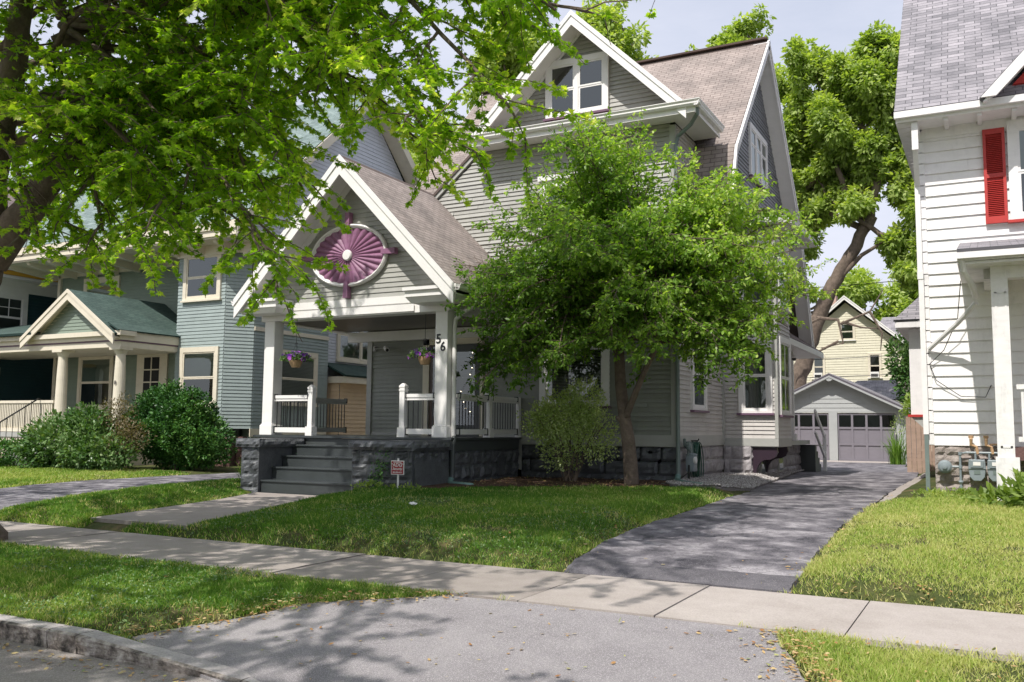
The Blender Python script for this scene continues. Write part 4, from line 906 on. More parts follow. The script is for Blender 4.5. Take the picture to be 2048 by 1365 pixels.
def text(s,loc,size,mat,parent,name,rot=(math.pi/2,0,0),ext=.002,align='LEFT',shear=.0):
    cu=bpy.data.curves.new(name,'FONT'); cu.body=s; cu.size=size; cu.extrude=ext; cu.align_x=align; cu.shear=shear; cu.resolution_u=3; cu.offset=.004*size/.27 if size>.1 else .0008
    t=bpy.data.objects.new('tmp',cu); C.objects.link(t); bpy.context.view_layer.update()
    me=bpy.data.meshes.new_from_object(t.evaluated_get(bpy.context.evaluated_depsgraph_get())); bpy.data.objects.remove(t)
    me.materials.clear(); me.materials.append(mat); me.name=name
    o=bpy.data.objects.new(name,me); C.objects.link(o)
    org=Vector((0,0,0)); p=parent
    while p is not None:
        if p.parent is None: org=Vector(p.location)
        p=p.parent
    o.parent=parent; o.location=Vector(loc)-org; o.rotation_euler=rot
    return o
main_house()
# ================================================================== LEFT HOUSE
def left_house():
    H=thing('blue_green_house','pale blue-green clapboard house with green gabled porch left of the grey house','house',(-24,19.5,0))
    w=MB(); clapboard(w,(0,19.0,0),X1,NY,[(-21.5,1.15),(-19.55,1.15),(-19.55,6.3),(-21.5,6.3)],.102,.018,.1)
    # splayed corner, then the side
    u=Vector((.62,.78,0)).normalized(); n=Vector((u.y,-u.x,0)); clapboard(w,(-19.55,19.0,0),u,n,[(0,1.15),(.83,1.15),(.83,6.3),(0,6.3)],.102,.018)
    clapboard(w,(-19.03,0,0),Y1,PX,[(19.65,1.15),(23.0,1.15),(23.0,6.3),(19.65,6.3)],.102,.018,.1); w.build('front_wall',M['blue_siding'],H)
    w=MB(); clapboard(w,(-19.35,0,0),Y1,PX,[(23.0,1.15),(30,1.15),(30,6.3),(23.0,6.3)],.102,.018); clapboard(w,(-18.95,0,0),Y1,PX,[(18.3,6.45),(30.7,6.45),(24.5,12.72)],.13,.018); w.build('side_wall',M['gable_sky_lit'],H)
    w=MB(); clapboard(w,(0,20.2,0),X1,NY,[(-28.7,1.1),(-21.5,1.1),(-21.5,6.5),(-28.7,6.5)],.102,.018,.1); w.build('recessed_wall',M['green_siding'],H)
    c=MB(); c.box((-28.65,20.25,.2),(-19.6,30,6.5)); c.box((-21.48,19.05,.2),(-19.6,20.3,6.3)); c.box((-19.6,19.7,.2),(-19.4,29.9,6.3)); c.box((-19.5,19.7,.2),(-19.07,22.95,6.3)); c.build('inner_wall',M['green_siding'],H)
    t=MB(); t.box((-21.52,18.96,.92),(-19.55,19.0,1.15)); t.box((-19.03,19.6,.92),(-19.0,23.0,1.15)); t.build('trim_board',M['cream'],H); t=MB(); t.box((-28.74,20.1,1.0),(-28.6,20.24,6.5)); t.build('corner_board',M['cream'],H); t=MB(); t.box((-19.02,19.65,4.02),(-18.985,23.0,4.14)); t.build('frieze_board',M['cream'],H)
    f=MB(); stones(f,(-21.5,19.05,0),X1,NY,2.3,-.05,.92,.3,.5,.03,31); stones(f,(-19.2,19.3,0),Y1,PX,8,-.05,.92,.3,.5,.03,32); f.box((-21.5,19.08,-.1),(-19.3,29,.92)); f.build('foundation',M['stone_red'],H)
    # roof: ridge along x
    r=MB(); xl,xr=-29.6,-18.35
    roofquad(r,(xl,18.15,6.98),(xr,18.15,6.98),(xr,24.5,12.9),(xl,24.5,12.9),.12); roofquad(r,(xr,30.9,6.98),(xl,30.9,6.98),(xl,24.5,12.9),(xr,24.5,12.9),.12); ro=r.build('roof',M['roof_sage'],H)
    t=MB(); t.box((xl,18.1,6.72),(xr,18.15,6.95)); t.box((xl,18.15,6.55),(xr,18.2,6.72)); t.box((xl,18.2,6.50),(xr+.02,20.2,6.54)); t.box((-19.1,20.2,6.50),(xr,30.5,6.54)); t.box((xr-.02,18.15,6.52),(xr+.02,30.8,6.80)); t.box((-21.5,18.9,6.22),(-19.05,19.0,6.5)); t.box((-19.05,19.0,6.22),(-18.95,30,6.5)); t.box((-28.7,20.1,6.3),(-21.5,20.18,6.5))
    for s in (0,1):
        a=Vector((xr,18.15,6.98)) if s==0 else Vector((xr,30.9,6.98)); b=Vector((xr,24.5,12.9)); d=(b-a).normalized(); nn=Vector((0,d.z,-d.y)); nn=nn if nn.z<0 else -nn
        t.prism([a+nn*.03,b+nn*.03,b+nn*.30,a+nn*.30],(.04,0,0)); t.prism([Vector((-18.94,(a+nn*.15).y,(a+nn*.15).z)),a+nn*.15,b+nn*.15,Vector((-18.94,(b+nn*.15).y,(b+nn*.15).z))],nn*.03)
    t.build('cornice',M['cream'],ro)
    for i in range(10):
        x=-28.9+i*1.05; b=MB(); b.prism([(x,18.3,6.50),(x,20.1 if x<-21.6 else 18.98,6.50),(x,20.1 if x<-21.6 else 18.98,6.22),(x,18.6,6.34),(x,18.35,6.42)],(.14,0,0)); b.build('eave_bracket',M['cream'],ro)
    for y in (19.0,20.6,22.6,24.6): b=MB(); b.prism([(-18.38,y,6.5),(-18.94,y,6.5),(-18.94,y,6.1),(-18.6,y,6.3)],(0,.13,0)); b.build('eave_bracket',M['cream'],ro)
    W='cream'
    window(H,(0,19,0),X1,NY,-21.25,-19.72,4.92,6.35,.13,W,inner='dark',sill='cream'); window(H,(0,19,0),X1,NY,-21.25,-19.70,1.8,3.52,.13,W,inner='half',sill='cream')
    window(H,(0,20.2,0),X1,NY,-27.4,-25.6,4.4,6.2,.13,W,inner='half',sill='cream'); window(H,(0,20.2,0),X1,NY,-27.45,-25.7,1.75,3.6,.14,W,inner='half',sill='cream')
    window(H,(-19.03,0,0),Y1,PX,20.55,22.45,1.9,3.55,.13,W,inner='blind_full',split=.5,sill='cream'); window(H,(-19.35,0,0),Y1,PX,23.8,26.4,3.45,5.3,.13,W,inner='blind_full',sashes=2,sill='cream')
    # front door
    q=MB(); q.box((-24.55,20.13,1.05),(-23.15,20.19,3.72)); D=q.build('door',M['cream'],H)
    q=MB(); q.box((-24.2,20.122,2.2),(-23.5,20.128,3.4)); q.build('pane',M['dark_in'],D)
    q=MB()
    for a in (-23.85,): q.box((a-.02,20.105,2.2),(a+.02,20.12,3.4))
    for z in (2.6,3.0): q.box((-24.2,20.106,z-.02),(-23.5,20.121,z+.02))
    q.build('muntin',M['cream'],D)
    # porch
    p=MB(); p.box((-33,17.0,.84),(-21.45,20.1,.98)); p.build('porch_floor',M['siding_trim'],H)
    p=MB(); p.box((-33,17.05,.0),(-25.3,17.1,.84)); 
    for i in range(60): p.box((-33+i*.13,17.02,.02),(-32.94+i*.13,17.05,.8))
    p.box((-23.2,17.05,0),(-21.5,17.1,.84)); p.box((-21.52,17.1,0),(-21.48,20,.84)); p.build('porch_skirt',M['cream'],H)
    for x in (-21.65,-24.15,-29.8):
        q=MB(); q.lathe((x,17.2,0),[(.22,.98),(.22,1.06),(.17,1.1),(.165,1.6),(.15,2.6),(.13,3.2),(.15,3.24),(.17,3.28),(.2,3.33)],20); q.box((x-.22,16.98,3.33),(x+.22,17.42,3.40)); q.build('porch_column',M['cream'],H,smooth=False)
    b=MB(); b.box((-33,17.0,3.4),(-21.42,17.4,3.56)); b.box((-33,16.95,3.60),(-21.38,17.4,3.72)); b.box((-21.82,17.4,3.4),(-21.42,20.1,3.56)); b.box((-21.82,17.4,3.6),(-21.38,20.1,3.85)); b.box((-33,16.85,3.72),(-21.28,17.4,3.85)); b.build('porch_beam',M['cream'],H)
    b=MB(); b.box((-33,16.98,3.56),(-21.40,17.4,3.60)); b.box((-21.8,17.4,3.56),(-21.40,20.1,3.6)); b.build('beam_stripe',M['plum_sill'],H)
    c=MB(); c.box((-33,17.4,3.5),(-21.82,20.1,3.53)); c.build('porch_ceiling',M['cream'],H)
    g=MB(); clapboard(g,(0,17.02,0),X1,NY,[(-25.0,3.86),(-21.9,3.86),(-23.45,5.0)],.102,.018); g.build('porch_gable_wall',M['green_siding'],H)
    pr=rake_gable(H,-23.45,16.75,5.12,2.05,.66,17.05,20.2,M['roof_green'],M['cream'],.08,.26,frieze=.14,name='porch_roof')
    r=MB(); roofquad(r,(-33,16.7,3.92),(-25.0,16.7,3.92),(-25.0,20.2,4.75),(-33,20.2,4.75),.07); roofquad(r,(-21.3,16.8,3.87),(-21.3,20.15,3.87),(-21.75,20.15,4.1),(-21.75,16.8,4.1),.04); r.build('roof',M['roof_green'],pr)
    q=MB(); q.box((-30,17.1,1.85),(-24.35,17.2,1.93)); q.box((-30,17.1,1.0),(-24.35,17.2,1.1))
    for i in range(70): q.box((-30+i*.08,17.13,1.1),(-29.955+i*.08,17.17,1.85))
    q.build('railing',M['cream'],H)
    for k in range(4): s=MB(); s.box((-24.9,15.9+.28*k,-.1),(-22.6,17.0,.22+.2*k)); s.build('front_step',M['siding_trim'],H)
    q=MB(); q.tube([(-24.95,17.15,1.0),(-24.95,17.15,1.95),(-24.95,17.05,1.98),(-25.0,15.75,1.15),(-25.0,15.65,1.1),(-25.0,15.68,1.04)],.022,8); q.tube([(-25,15.75,.1),(-25,15.75,1.13)],.022,8)
    for i in range(6): y=15.95+i*.18; q.tube([(-24.98,y,.2+i*.13),(-24.98,y,1.25+i*.13)],.009,6)
    q.build('handrail',M['black'],H)
    text('0',(-21.66,17.03,2.35),.16,M['black'],H,'house_number')
    # side entry: small green roof, tan siding, doors
    r=MB(); roofquad(r,(-18.35,23.1,2.9),(-18.35,28,2.9),(-19.35,28,3.35),(-19.35,23.1,3.35),.06); s=r.build('side_entry_roof',M['roof_green'],H)
    q=MB(); q.box((-19.3,23.2,2.65),(-18.4,28,2.86)); q.build('fascia',M['cream'],s)
    q=MB(); clapboard(q,(-18.75,0,0),Y1,PX,[(23.3,.3),(24.9,.3),(24.9,2.65),(23.3,2.65)],.13,.02); clapboard(q,(-18.75,0,0),Y1,PX,[(24.9,2.25),(28,2.25),(28,2.65),(24.9,2.65)],.13,.02); clapboard(q,(0,23.3,0),X1,NY,[(-19.3,.3),(-18.75,.3),(-18.75,2.65),(-19.3,2.65)],.13,.02); q.build('side_entry_wall',M['tan_siding'],H)
    q=MB(); q.box((-19.3,24.95,.3),(-18.9,28,2.25)); q.build('dark_room',M['dark_in'],H)
    q=MB(); q.box((-18.78,24.92,.3),(-18.7,25.05,2.25)); q.box((-18.78,26.4,.3),(-18.7,26.55,2.25)); q.box((-18.78,25.05,2.2),(-18.7,26.4,2.25)); q.build('door_frame',M['cream'],H); q=MB(); q.box((-18.8,25.05,.3),(-18.74,26.4,2.2)); dd=q.build('side_door',M['door_wood'],H)
    q=MB(); q.box((-18.738,25.25,1.1),(-18.732,26.2,2.1)); q.build('pane',M['glass'],dd)
left_house()
def teal_house():
    H=thing('teal_house','dark teal clapboard house with yellow and white eave trim at the far left edge','house',(-36,24,0))
    w=MB(); clapboard(w,(-31,0,0),Y1,PX,[(15.5,.9),(24.5,.9),(24.5,6.5),(15.5,6.5)],.12,.02); clapboard(w,(0,15.5,0),X1,NY,[(-44,.9),(-31,.9),(-31,6.5),(-44,6.5)],.12,.02); w.build('wall',M['teal'],H)
    c=MB(); c.box((-44,15.55,.1),(-31.05,30,6.5)); c.build('inner_wall',M['teal'],H)
    r=MB(); roofquad(r,(-30.4,14.9,6.95),(-30.4,30,6.95),(-36.5,30,11.5),(-36.5,14.9,11.5),.1); roofquad(r,(-43.5,30,6.95),(-43.5,14.9,6.95),(-36.5,14.9,11.5),(-36.5,30,11.5),.1); ro=r.build('roof',M['roof_dark'],H)
    t=MB(); t.box((-31,15,6.35),(-30.42,30,6.45)); t.box((-30.45,15,6.62),(-30.38,30,6.92)); t.box((-31.0,15.4,5.95),(-30.93,30,6.35)); t.box((-31.05,24.4,.9),(-30.9,24.6,6.4)); t.build('cornice',M['white'],ro)
    t=MB(); t.box((-30.5,15,6.46),(-30.40,30,6.61)); t.build('cornice_stripe',M['mustard'],ro)
    window(H,(-31,0,0),Y1,PX,18.6,20.5,4.2,5.95,.2,'white',sashes=1,gridv=2,gridh=1,only_upper=True,inner='dark'); window(H,(-31,0,0),Y1,PX,18.0,19.6,1.4,3.2,.2,'white',inner='dark')
    q=MB(); q.box((-30.6,16.9,.2),(-30.4,17.1,3.4)); q.build('porch_post',M['white'],H)
    q=MB(); q.box((-30.9,14,3.4),(-30.2,18.0,3.5)); q.build('porch_beam',M['mustard'],H)
teal_house()
# ================================================================== RIGHT HOUSE
def right_house():
    H=thing('white_house','weathered white wide-clapboard house with red shutter at the right edge','house',(2.5,19,0))
    w=MB(); clapboard(w,(0,18.5,0),X1,NY,[(-1.0,1.0),(7,1.0),(7,6.98),(-1.0,6.98)],.213,.03,.12); w.build('front_wall',M['white_old'],H)
    w=MB(); clapboard(w,(-1.02,0,0),(0,-1,0),(-1,0,0),[(-30,1.0),(-18.5,1.0),(-18.5,6.9),(-30,6.9)],.213,.03); clapboard(w,(-1.02,0,0),(0,-1,0),(-1,0,0),[(-30.6,6.9),(-17.9,6.9),(-24.2,12.5)],.213,.03); w.build('side_wall',M['white_old'],H)
    c=MB(); c.box((-.97,18.55,.1),(7,30,6.9)); c.build('inner_wall',M['white_old'],H)
    t=MB(); t.box((-1.0,18.45,6.80),(7,18.5,7.0)); 
    z=1.0
    while z<6.8: t.box((-1.075,18.455,z+.012),(-.97,18.52,z+.205)); z+=.213
    t.build('corner_cap',M['white_old'],H)
    f=MB(); stones(f,(-.97,18.5,0),X1,NY,2.2,-.05,1.0,.17,.38,.05,41,.03); f.box((-.95,18.5,-.1),(7,18.6,.98)); f.build('foundation',M['stone_rh'],H)
    r=MB(); roofquad(r,(-1.42,17.78,7.20),(7.5,17.78,7.20),(7.5,24.2,14.2),(-1.42,24.2,14.2),.12); roofquad(r,(7.5,30.6,7.2),(-1.42,30.6,7.2),(-1.42,24.2,14.2),(7.5,24.2,14.2),.12); ro=r.build('roof',M['roof_grey'],H)
    t=MB(); t.box((-1.36,17.84,6.99),(7.4,18.45,7.03)); t.box((-1.36,17.80,6.98),(7.4,17.84,7.15)); t.box((-1.40,17.8,6.97),(-1.36,29,7.17))
    for i in range(40): t.box((-1.36,17.86+i*.28,6.965),(-1.03,17.86+i*.28+.262,6.985))
    for i in range(9): t.box((-.6+i*.55,17.86,6.93),(-.52+i*.55,18.44,6.99))
    t.build('cornice',M['white_old'],ro)
    g=MB(); g.box((-1.42,17.70,7.04),(7.5,17.80,7.16)); g.build('gutter',M['white_old'],ro)
    # cross gable with red wall on the right
    g=MB(); clapboard(g,(0,18.0,0),X1,NY,[(.35,7.25),(5,7.25),(2.7,9.8)],.2,.03); g.build('gable_wall',M['red'],H)
    rr=MB(); roofquad(rr,(.0,22.0,7.15),(.0,17.55,7.15),(2.7,17.55,10.0),(2.7,22.0,10.0),.08); roofquad(rr,(5.4,17.55,7.15),(5.4,22,7.15),(2.7,22,10),(2.7,17.55,10),.08); g2=rr.build('gable_roof',M['roof_grey'],H)
    t=MB(); t.prism([(.02,17.5,7.14),(2.7,17.5,9.97),(2.7,17.5,9.70),(.26,17.5,7.14)],(0,.05,0)); t.prism([(.05,17.56,7.08),(2.7,17.56,9.88),(2.7,17.56,9.84),(.1,17.56,7.08)],(0,.45,0)); t.build('rake_trim',M['white_old'],g2)
    # downpipe
    d=MB(); d.box((-1.14,17.86,6.45),(-1.03,17.97,6.97)); d.bar((-1.09,17.92,6.5),(-1.10,18.40,5.9),.09,.08); d.box((-1.15,18.38,4.2),(-1.06,18.46,5.95)); d.box((-1.14,18.38,1.2),(-1.05,18.46,4.2)); d.box((-1.155,18.37,4.1),(-1.05,18.47,4.25)); d.build('downpipe',M['white_old'],H)
    d=MB(); d.box((-1.13,18.39,.05),(-1.06,18.455,1.2)); d.build('downpipe',M['downpipe'],H)
    # upstairs window and shutter
    window(H,(0,18.47,0),X1,NY,.42,1.75,5.08,6.93,.15,'white_old',inner='half',sill='red')
    s=MB(); s.box((.02,18.40,5.05),(.07,18.45,6.82)); s.box((.33,18.40,5.05),(.38,18.45,6.82))
    for z0,z1 in ((5.05,5.18),(5.90,5.98),(6.72,6.82)): s.box((.07,18.40,z0),(.33,18.45,z1))
    z=5.2
    while z<6.70:
        if not 5.86<z<5.98: s.obox((.2,18.425,z+.012),(1,0,0),(0,.8,.6),(0,-.6,.8),.13,.022,.004)
        z+=.035
    s.box((.07,18.445,5.18),(.33,18.455,6.72)); s.build('shutter',M['red'],H)
    # porch: boxed pillar, beam, roof
    p=MB(); p.box((.05,16.72,.05),(.30,16.98,4.0)); p.box((.02,16.69,.05),(.36,17.02,.85))
    for (a,b,c_,d_) in ((.10,.13,1.0,3.55),(.24,.27,1.0,3.55)): p.box((a,16.712,c_),(b,16.72,d_))
    for z in (1.0,3.53): p.box((.10,16.712,z),(.27,16.7195,z+.03))
    p.build('porch_pillar',M['white_peel'],H)
    b=MB(); b.box((.05,16.75,3.78),(6,17.0,4.0)); b.box((-.05,17.0,3.82),(.3,18.45,4.0)); b.build('porch_beam',M['white_peel'],H)
    r=MB(); roofquad(r,(-.42,16.3,4.24),(6.5,16.3,4.24),(6.5,18.5,4.75),(-.42,18.5,4.75),.06); pr=r.build('porch_roof',M['roof_grey'],H)
    t=MB(); t.box((-.40,16.32,3.98),(6.5,18.45,4.02)); t.box((-.42,16.28,4.03),(6.5,16.34,4.17)); t.box((-.42,16.34,3.99),(-.38,18.45,4.14)); t.build('cornice',M['white_peel'],pr)
    g=MB(); g.box((-.42,16.18,4.06),(6.5,16.28,4.16)); g.build('gutter',M['white_old'],pr)
    d=MB(); d.tube([(-.36,16.3,4.08),(-.34,16.4,3.9),(-.22,16.9,3.7),(-.18,17.2,3.55)],.05,8); d.tube([(-.18,17.6,3.50),(-.5,18.0,3.2),(-1.0,18.40,2.78)],.045,8); d.build('drain_elbow',M['white_old'],H)
    q=MB(); q.box((.36,16.8,1.95),(5,16.9,2.03)); q.box((.36,16.8,1.1),(5,16.9,1.18))
    for i in range(35): q.box((.42+i*.13,16.83,1.18),(.46+i*.13,16.87,1.95))
    q.build('railing',M['white_peel'],H); q=MB(); q.box((.3,16.75,.8),(6,18.45,1.0)); q.build('porch_floor',M['stone_red'],H)
    q=MB(); q.box((.8,18.42,1.0),(1.9,18.47,3.3)); q.build('door',M['white_peel'],H)
    # rear side bay
    q=MB(); q.box((-1.75,24.0,1.66),(-1.02,27,3.75)); bw=q.build('bay_wall',M['white_old'],H)
    r=MB(); roofquad(r,(-2.05,23.6,3.95),(-1.0,23.6,3.95),(-1.0,24.9,4.75),(-1.45,24.9,4.75),.05); roofquad(r,(-2.05,27.5,3.95),(-2.05,23.6,3.95),(-1.45,24.9,4.75),(-1.45,26.5,4.75),.05); r.build('bay_roof',M['roof_grey'],H)
    q=MB(); q.box((-2.02,23.64,3.76),(-1.0,27.4,3.9)); q.build('soffit',M['white_old'],bw); q=MB(); q.box((-1.82,23.95,1.60),(-1.0,27,1.66)); q.build('sill',M['red'],bw); q=MB(); q.prism([(-1.75,24.0,1.6),(-1.05,24.0,1.6),(-1.05,24.0,.9)],(0,2.6,0)); q.build('bracket',M['siding_trim'],bw)
    q=MB(); q.tube([(-.42,17.9,3.95),(-.5,18.2,3.3),(-.75,18.38,2.75),(-1.0,18.42,2.5),(-.9,18.42,2.2),(-.5,18.42,1.9),(-.1,18.42,1.88),(.0,18.43,2.1)],.008,5); q.build('cable',M['wire'],H)
    return H
right_house()
# ================================================================== GARAGE and houses behind
def garage():
    H=thing('garage','grey two-door gabled garage with purple-grey panelled doors at the end of the driveway','garage',(-6.3,42,0))
    w=MB(); g=M['garage_siding']
    clapboard(w,(0,42,0),X1,NY,[(-9.3,2.06),(-3.3,2.06),(-3.3,2.12),(-6.3,3.60),(-9.3,2.12)],.2,.022); w.build('gable_wall',g,H)
    q=MB(); q.box((-9.35,42.0,-.1),(-9.0,42.14,2.08)); q.box((-6.42,41.96,-.1),(-6.06,42.14,2.08)); q.box((-3.66,42.0,-.1),(-3.30,42.14,2.08)); q.box((-9.35,42.14,-.1),(-9.2,48,2.1)); q.box((-3.4,42.14,-.1),(-3.25,48,2.1)); q.box((-9.35,47.9,-.1),(-3.25,48.05,2.1)); q.box((-9.35,41.97,2.04),(-3.25,42.1,2.12)); q.build('wall',g,H)
    rake_gable(H,-6.3,41.55,3.78,3.28,.49,42.0,48.3,M['roof_grey'],M['garage_door'],.06,.13,frieze=.0)
    t=MB(); 
    for s in (1,-1): t.prism([(-6.3,41.50,3.66),(-6.3+s*3.26,41.50,2.06),(-6.3+s*3.26,41.50,1.98),(-6.3,41.50,3.58)],(0,.5,0))
    t.prism([(-6.5,41.52,3.56),(-6.1,41.52,3.56),(-6.18,41.52,3.47),(-6.25,41.52,3.42),(-6.35,41.52,3.42),(-6.42,41.52,3.47)],(0,.05,0)); t.build('rake_trim',M['garage_siding'],H)
    for (x0,x1) in ((-8.98,-6.44),(-6.04,-3.68)):
        d=MB(); z0,z1=-.05,2.02; y=42.06
        d.box((x0,y,z0),(x1,y+.04,1.38)); 
        for i in range(5): x=x0+(x1-x0)*i/4; d.box((x-.045 if i else x,y-.045,z0),(x+.045 if i<4 else x,y+.039,z1))
        for z in (z0,.62,1.33,1.94): d.box((x0,y-.04,z),(x1,y+.0395,z+.09))
        dd=d.build('garage_door',M['garage_door'],H)
        p=MB(); b=MB()
        for i in range(4):
            a=x0+(x1-x0)*i/4+.04; c=x0+(x1-x0)*(i+1)/4-.04; p.quad((a,y+.012,1.4),(c,y+.012,1.4),(c,y+.012,1.94),(a,y+.012,1.94)); b.quad((a,y+.035,1.4),(c,y+.035,1.4),(c,y+.035,1.94),(a,y+.035,1.94))
        p.build('pane',M['glass'],dd); b.build('dark_room',M['dark_in'],dd)
        h=MB(); xm=x0+(x1-x0)*.75; h.box((xm-.02,y-.04,.95),(xm+.02,y-.018,1.15)); h.build('handle',M['black'],dd)
garage()
def yellow_house():
    H=thing('yellow_house','pale yellow clapboard house with brick chimney behind the garage','house',(-8,60,0))
    w=MB(); clapboard(w,(0,60,0),X1,NY,[(-11.6,0),(-4.8,0),(-4.8,6.6),(-8.0,9.35),(-11.6,6.3)],.16,.02); w.build('wall',M['yellow_siding'],H)
    c=MB(); c.box((-11.5,60.1,0),(-4.85,72,6.4)); c.build('inner_wall',M['yellow_siding'],H)
    rake_gable(H,-8.0,59.5,9.75,3.8,.86,60,72,M['roof_grey'],M['white'],.1,.2,frieze=.0)
    q=MB(); q.box((-9.6,61,8),(-8.7,61.8,10.0)); q.build('chimney',M['chimney'],H)
    for x0,x1,z0,z1 in ((-6.75,-5.95,4.55,6.1),(-10.1,-9.3,4.55,6.1),(-8.4,-7.45,6.95,8.1)):
        window(H,(0,59.98,0),X1,NY,x0,x1,z0,z1,.1,'cream',inner='half' if z0<6 else 'blind_full')
    r=MB(); roofquad(r,(-6.9,62,7.1),(-3.0,62,7.1),(-3.6,66,9.0),(-6.4,66,9.0),.1); r.build('rear_roof',M['roof_grey'],H)
    q=MB(); q.box((-6.6,62.4,0),(-3.3,70,7.05)); q.build('rear_wall',M['yellow_siding'],H)
    q=MB(); q.box((-6.4,52.0,0),(-4.6,55,2.85)); s=thing('shed','low shed with grey pitched roof half hidden behind the garage','shed',(-5.5,53,0)); q.build('wall',M['yellow_siding'],s)
    r=MB(); roofquad(r,(-7.6,51.6,2.95),(-3.9,51.6,2.95),(-4.6,53.5,4.05),(-6.6,53.5,4.05),.07); r.build('roof',M['roof_grey'],s)
    a=None
    for x in (-6.35,-9.7):
        if a is None:
            a=thing('window_air_conditioner','white air conditioner in the right-hand window of the yellow house','air conditioner',(x,59.75,4.72)); q=MB(); q.box((x-.25,59.6,4.55),(x+.25,59.95,4.9)); b=q.build('case',M['white'],a); q=MB(); q.box((x-.2,59.59,4.6),(x+.2,59.599,4.78)); q.build('grille',M['dark_in'],b)
        else: copy_tree(a,(x,59.75,4.72),'white air conditioner in the left-hand window of the yellow house')
yellow_house()
# ================================================================== SMALL THINGS
def sign():
    S=thing('yard_sign','small red security sign on a white stake in front of the stone step wall','sign',(-9.76,13.88,.03))
    q=MB(); q.box((-9.775,13.885,.0),(-9.745,13.905,.665)); q.build('stake',M['white'],S)
    q=MB(); q.box((-9.905,13.868,.365),(-9.615,13.884,.625)); b=q.build('board',M['white'],S,bevel=.004)
    q=MB(); q.box((-9.89,13.864,.38),(-9.63,13.8675,.61)); q.build('red_face',M['signred'],S)
    r=(math.pi/2,0,0); W=M['white']
    text('ADG',(-9.76,13.862,.513),.095,W,S,'lettering',r,.0008,'CENTER',.1); text('Security',(-9.76,13.862,.452),.066,W,S,'lettering',r,.0008,'CENTER',.3); text('585-392-4522',(-9.76,13.862,.398),.036,W,S,'lettering',r,.0008,'CENTER')
    q=MB(); q.box((-9.85,13.861,.59),(-9.67,13.8638,.60)); 
    for s in (-1,1): q.box((-9.76+s*.115-.012,13.861,.565),(-9.76+s*.115+.012,13.8638,.572)); q.box((-9.76+s*.105-.02,13.861,.552),(-9.76+s*.105+.02,13.8638,.557))
    q.build('lettering',W,S)
sign()
def basket(loc,label,seed):
    global rng
    r=np.random.default_rng(seed)
    x,y,z=loc; B=thing('hanging_basket',label,'hanging basket',(x,y,z),'hanging petunia baskets')
    q=MB(); q.lathe((x,y,z),[(.09,-.13),(.13,-.05),(.15,.02),(.145,.03)],16); q.build('pot',M['basket'],B)
    w=MB(); w.tube([(x,y,z+.95),(x,y,z+.42),(x,y,z+.38)],.006,5)
    w.tube([(x-.04,y,z+.36),(x-.03,y,z+.41),(x+.03,y,z+.41),(x+.04,y,z+.37)],.006,5)
    for a in range(3): t=2.1*a; w.tube([(x,y,z+.40),(x+.15*math.cos(t),y+.15*math.sin(t),z+.02)],.003,4)
    w.build('hanger',M['black'],B)
    n=1500; d=unit(r.normal(size=(n,3))); d[:,2]=np.abs(d[:,2])*.8-.25; rad=r.uniform(.4,1,(n,1))**.5; pos=np.array([x,y,z+.08])+d*rad*np.array([.35,.32,.24]); ax=d+r.normal(size=(n,3))*.5
    leaves_mesh('foliage',M['leaf_rhodo'],'oval',pos,ax,rdir(n),r.uniform(.03,.06,n),r.uniform(.2,.8,n),B,(x,y,z))
    n=50; P=[];A=[];Nn=[];S=[];T=[]
    for i in range(n):
        d=unit(r.normal(size=(1,3)))[0]; d[2]=abs(d[2])*.8-.3; 
        c=np.array([x,y,z+.09])+d*np.array([.34,.31,.22])*r.uniform(.85,1.1); t=r.choice([.05,.15,.35,.75,.95],p=[.25,.25,.2,.2,.15][:5]/np.sum([.25,.25,.2,.2,.15])); f=unit((d+np.array([.2,-.8,.1]))[None])[0]; a0=np.cross(f,[0,0,1]); a0/=np.linalg.norm(a0); a1=np.cross(f,a0)
        for k in range(5):
            th=2*math.pi*k/5; a=a0*math.cos(th)+a1*math.sin(th); P.append(c);A.append(a+f*.25);Nn.append(f);S.append(.046);T.append(t)
    leaves_mesh('flowers',M['petal'],'quad',np.array(P),np.array(A),np.array(Nn),np.array(S),np.array(T),B,(x,y,z),width=np.array(S)*1.0)
basket((-13.55,15.3,2.66),'hanging basket of purple petunias at the left end of the porch beam',3)
basket((-10.48,15.8,2.68),'hanging basket of purple petunias beside the right porch post',4)
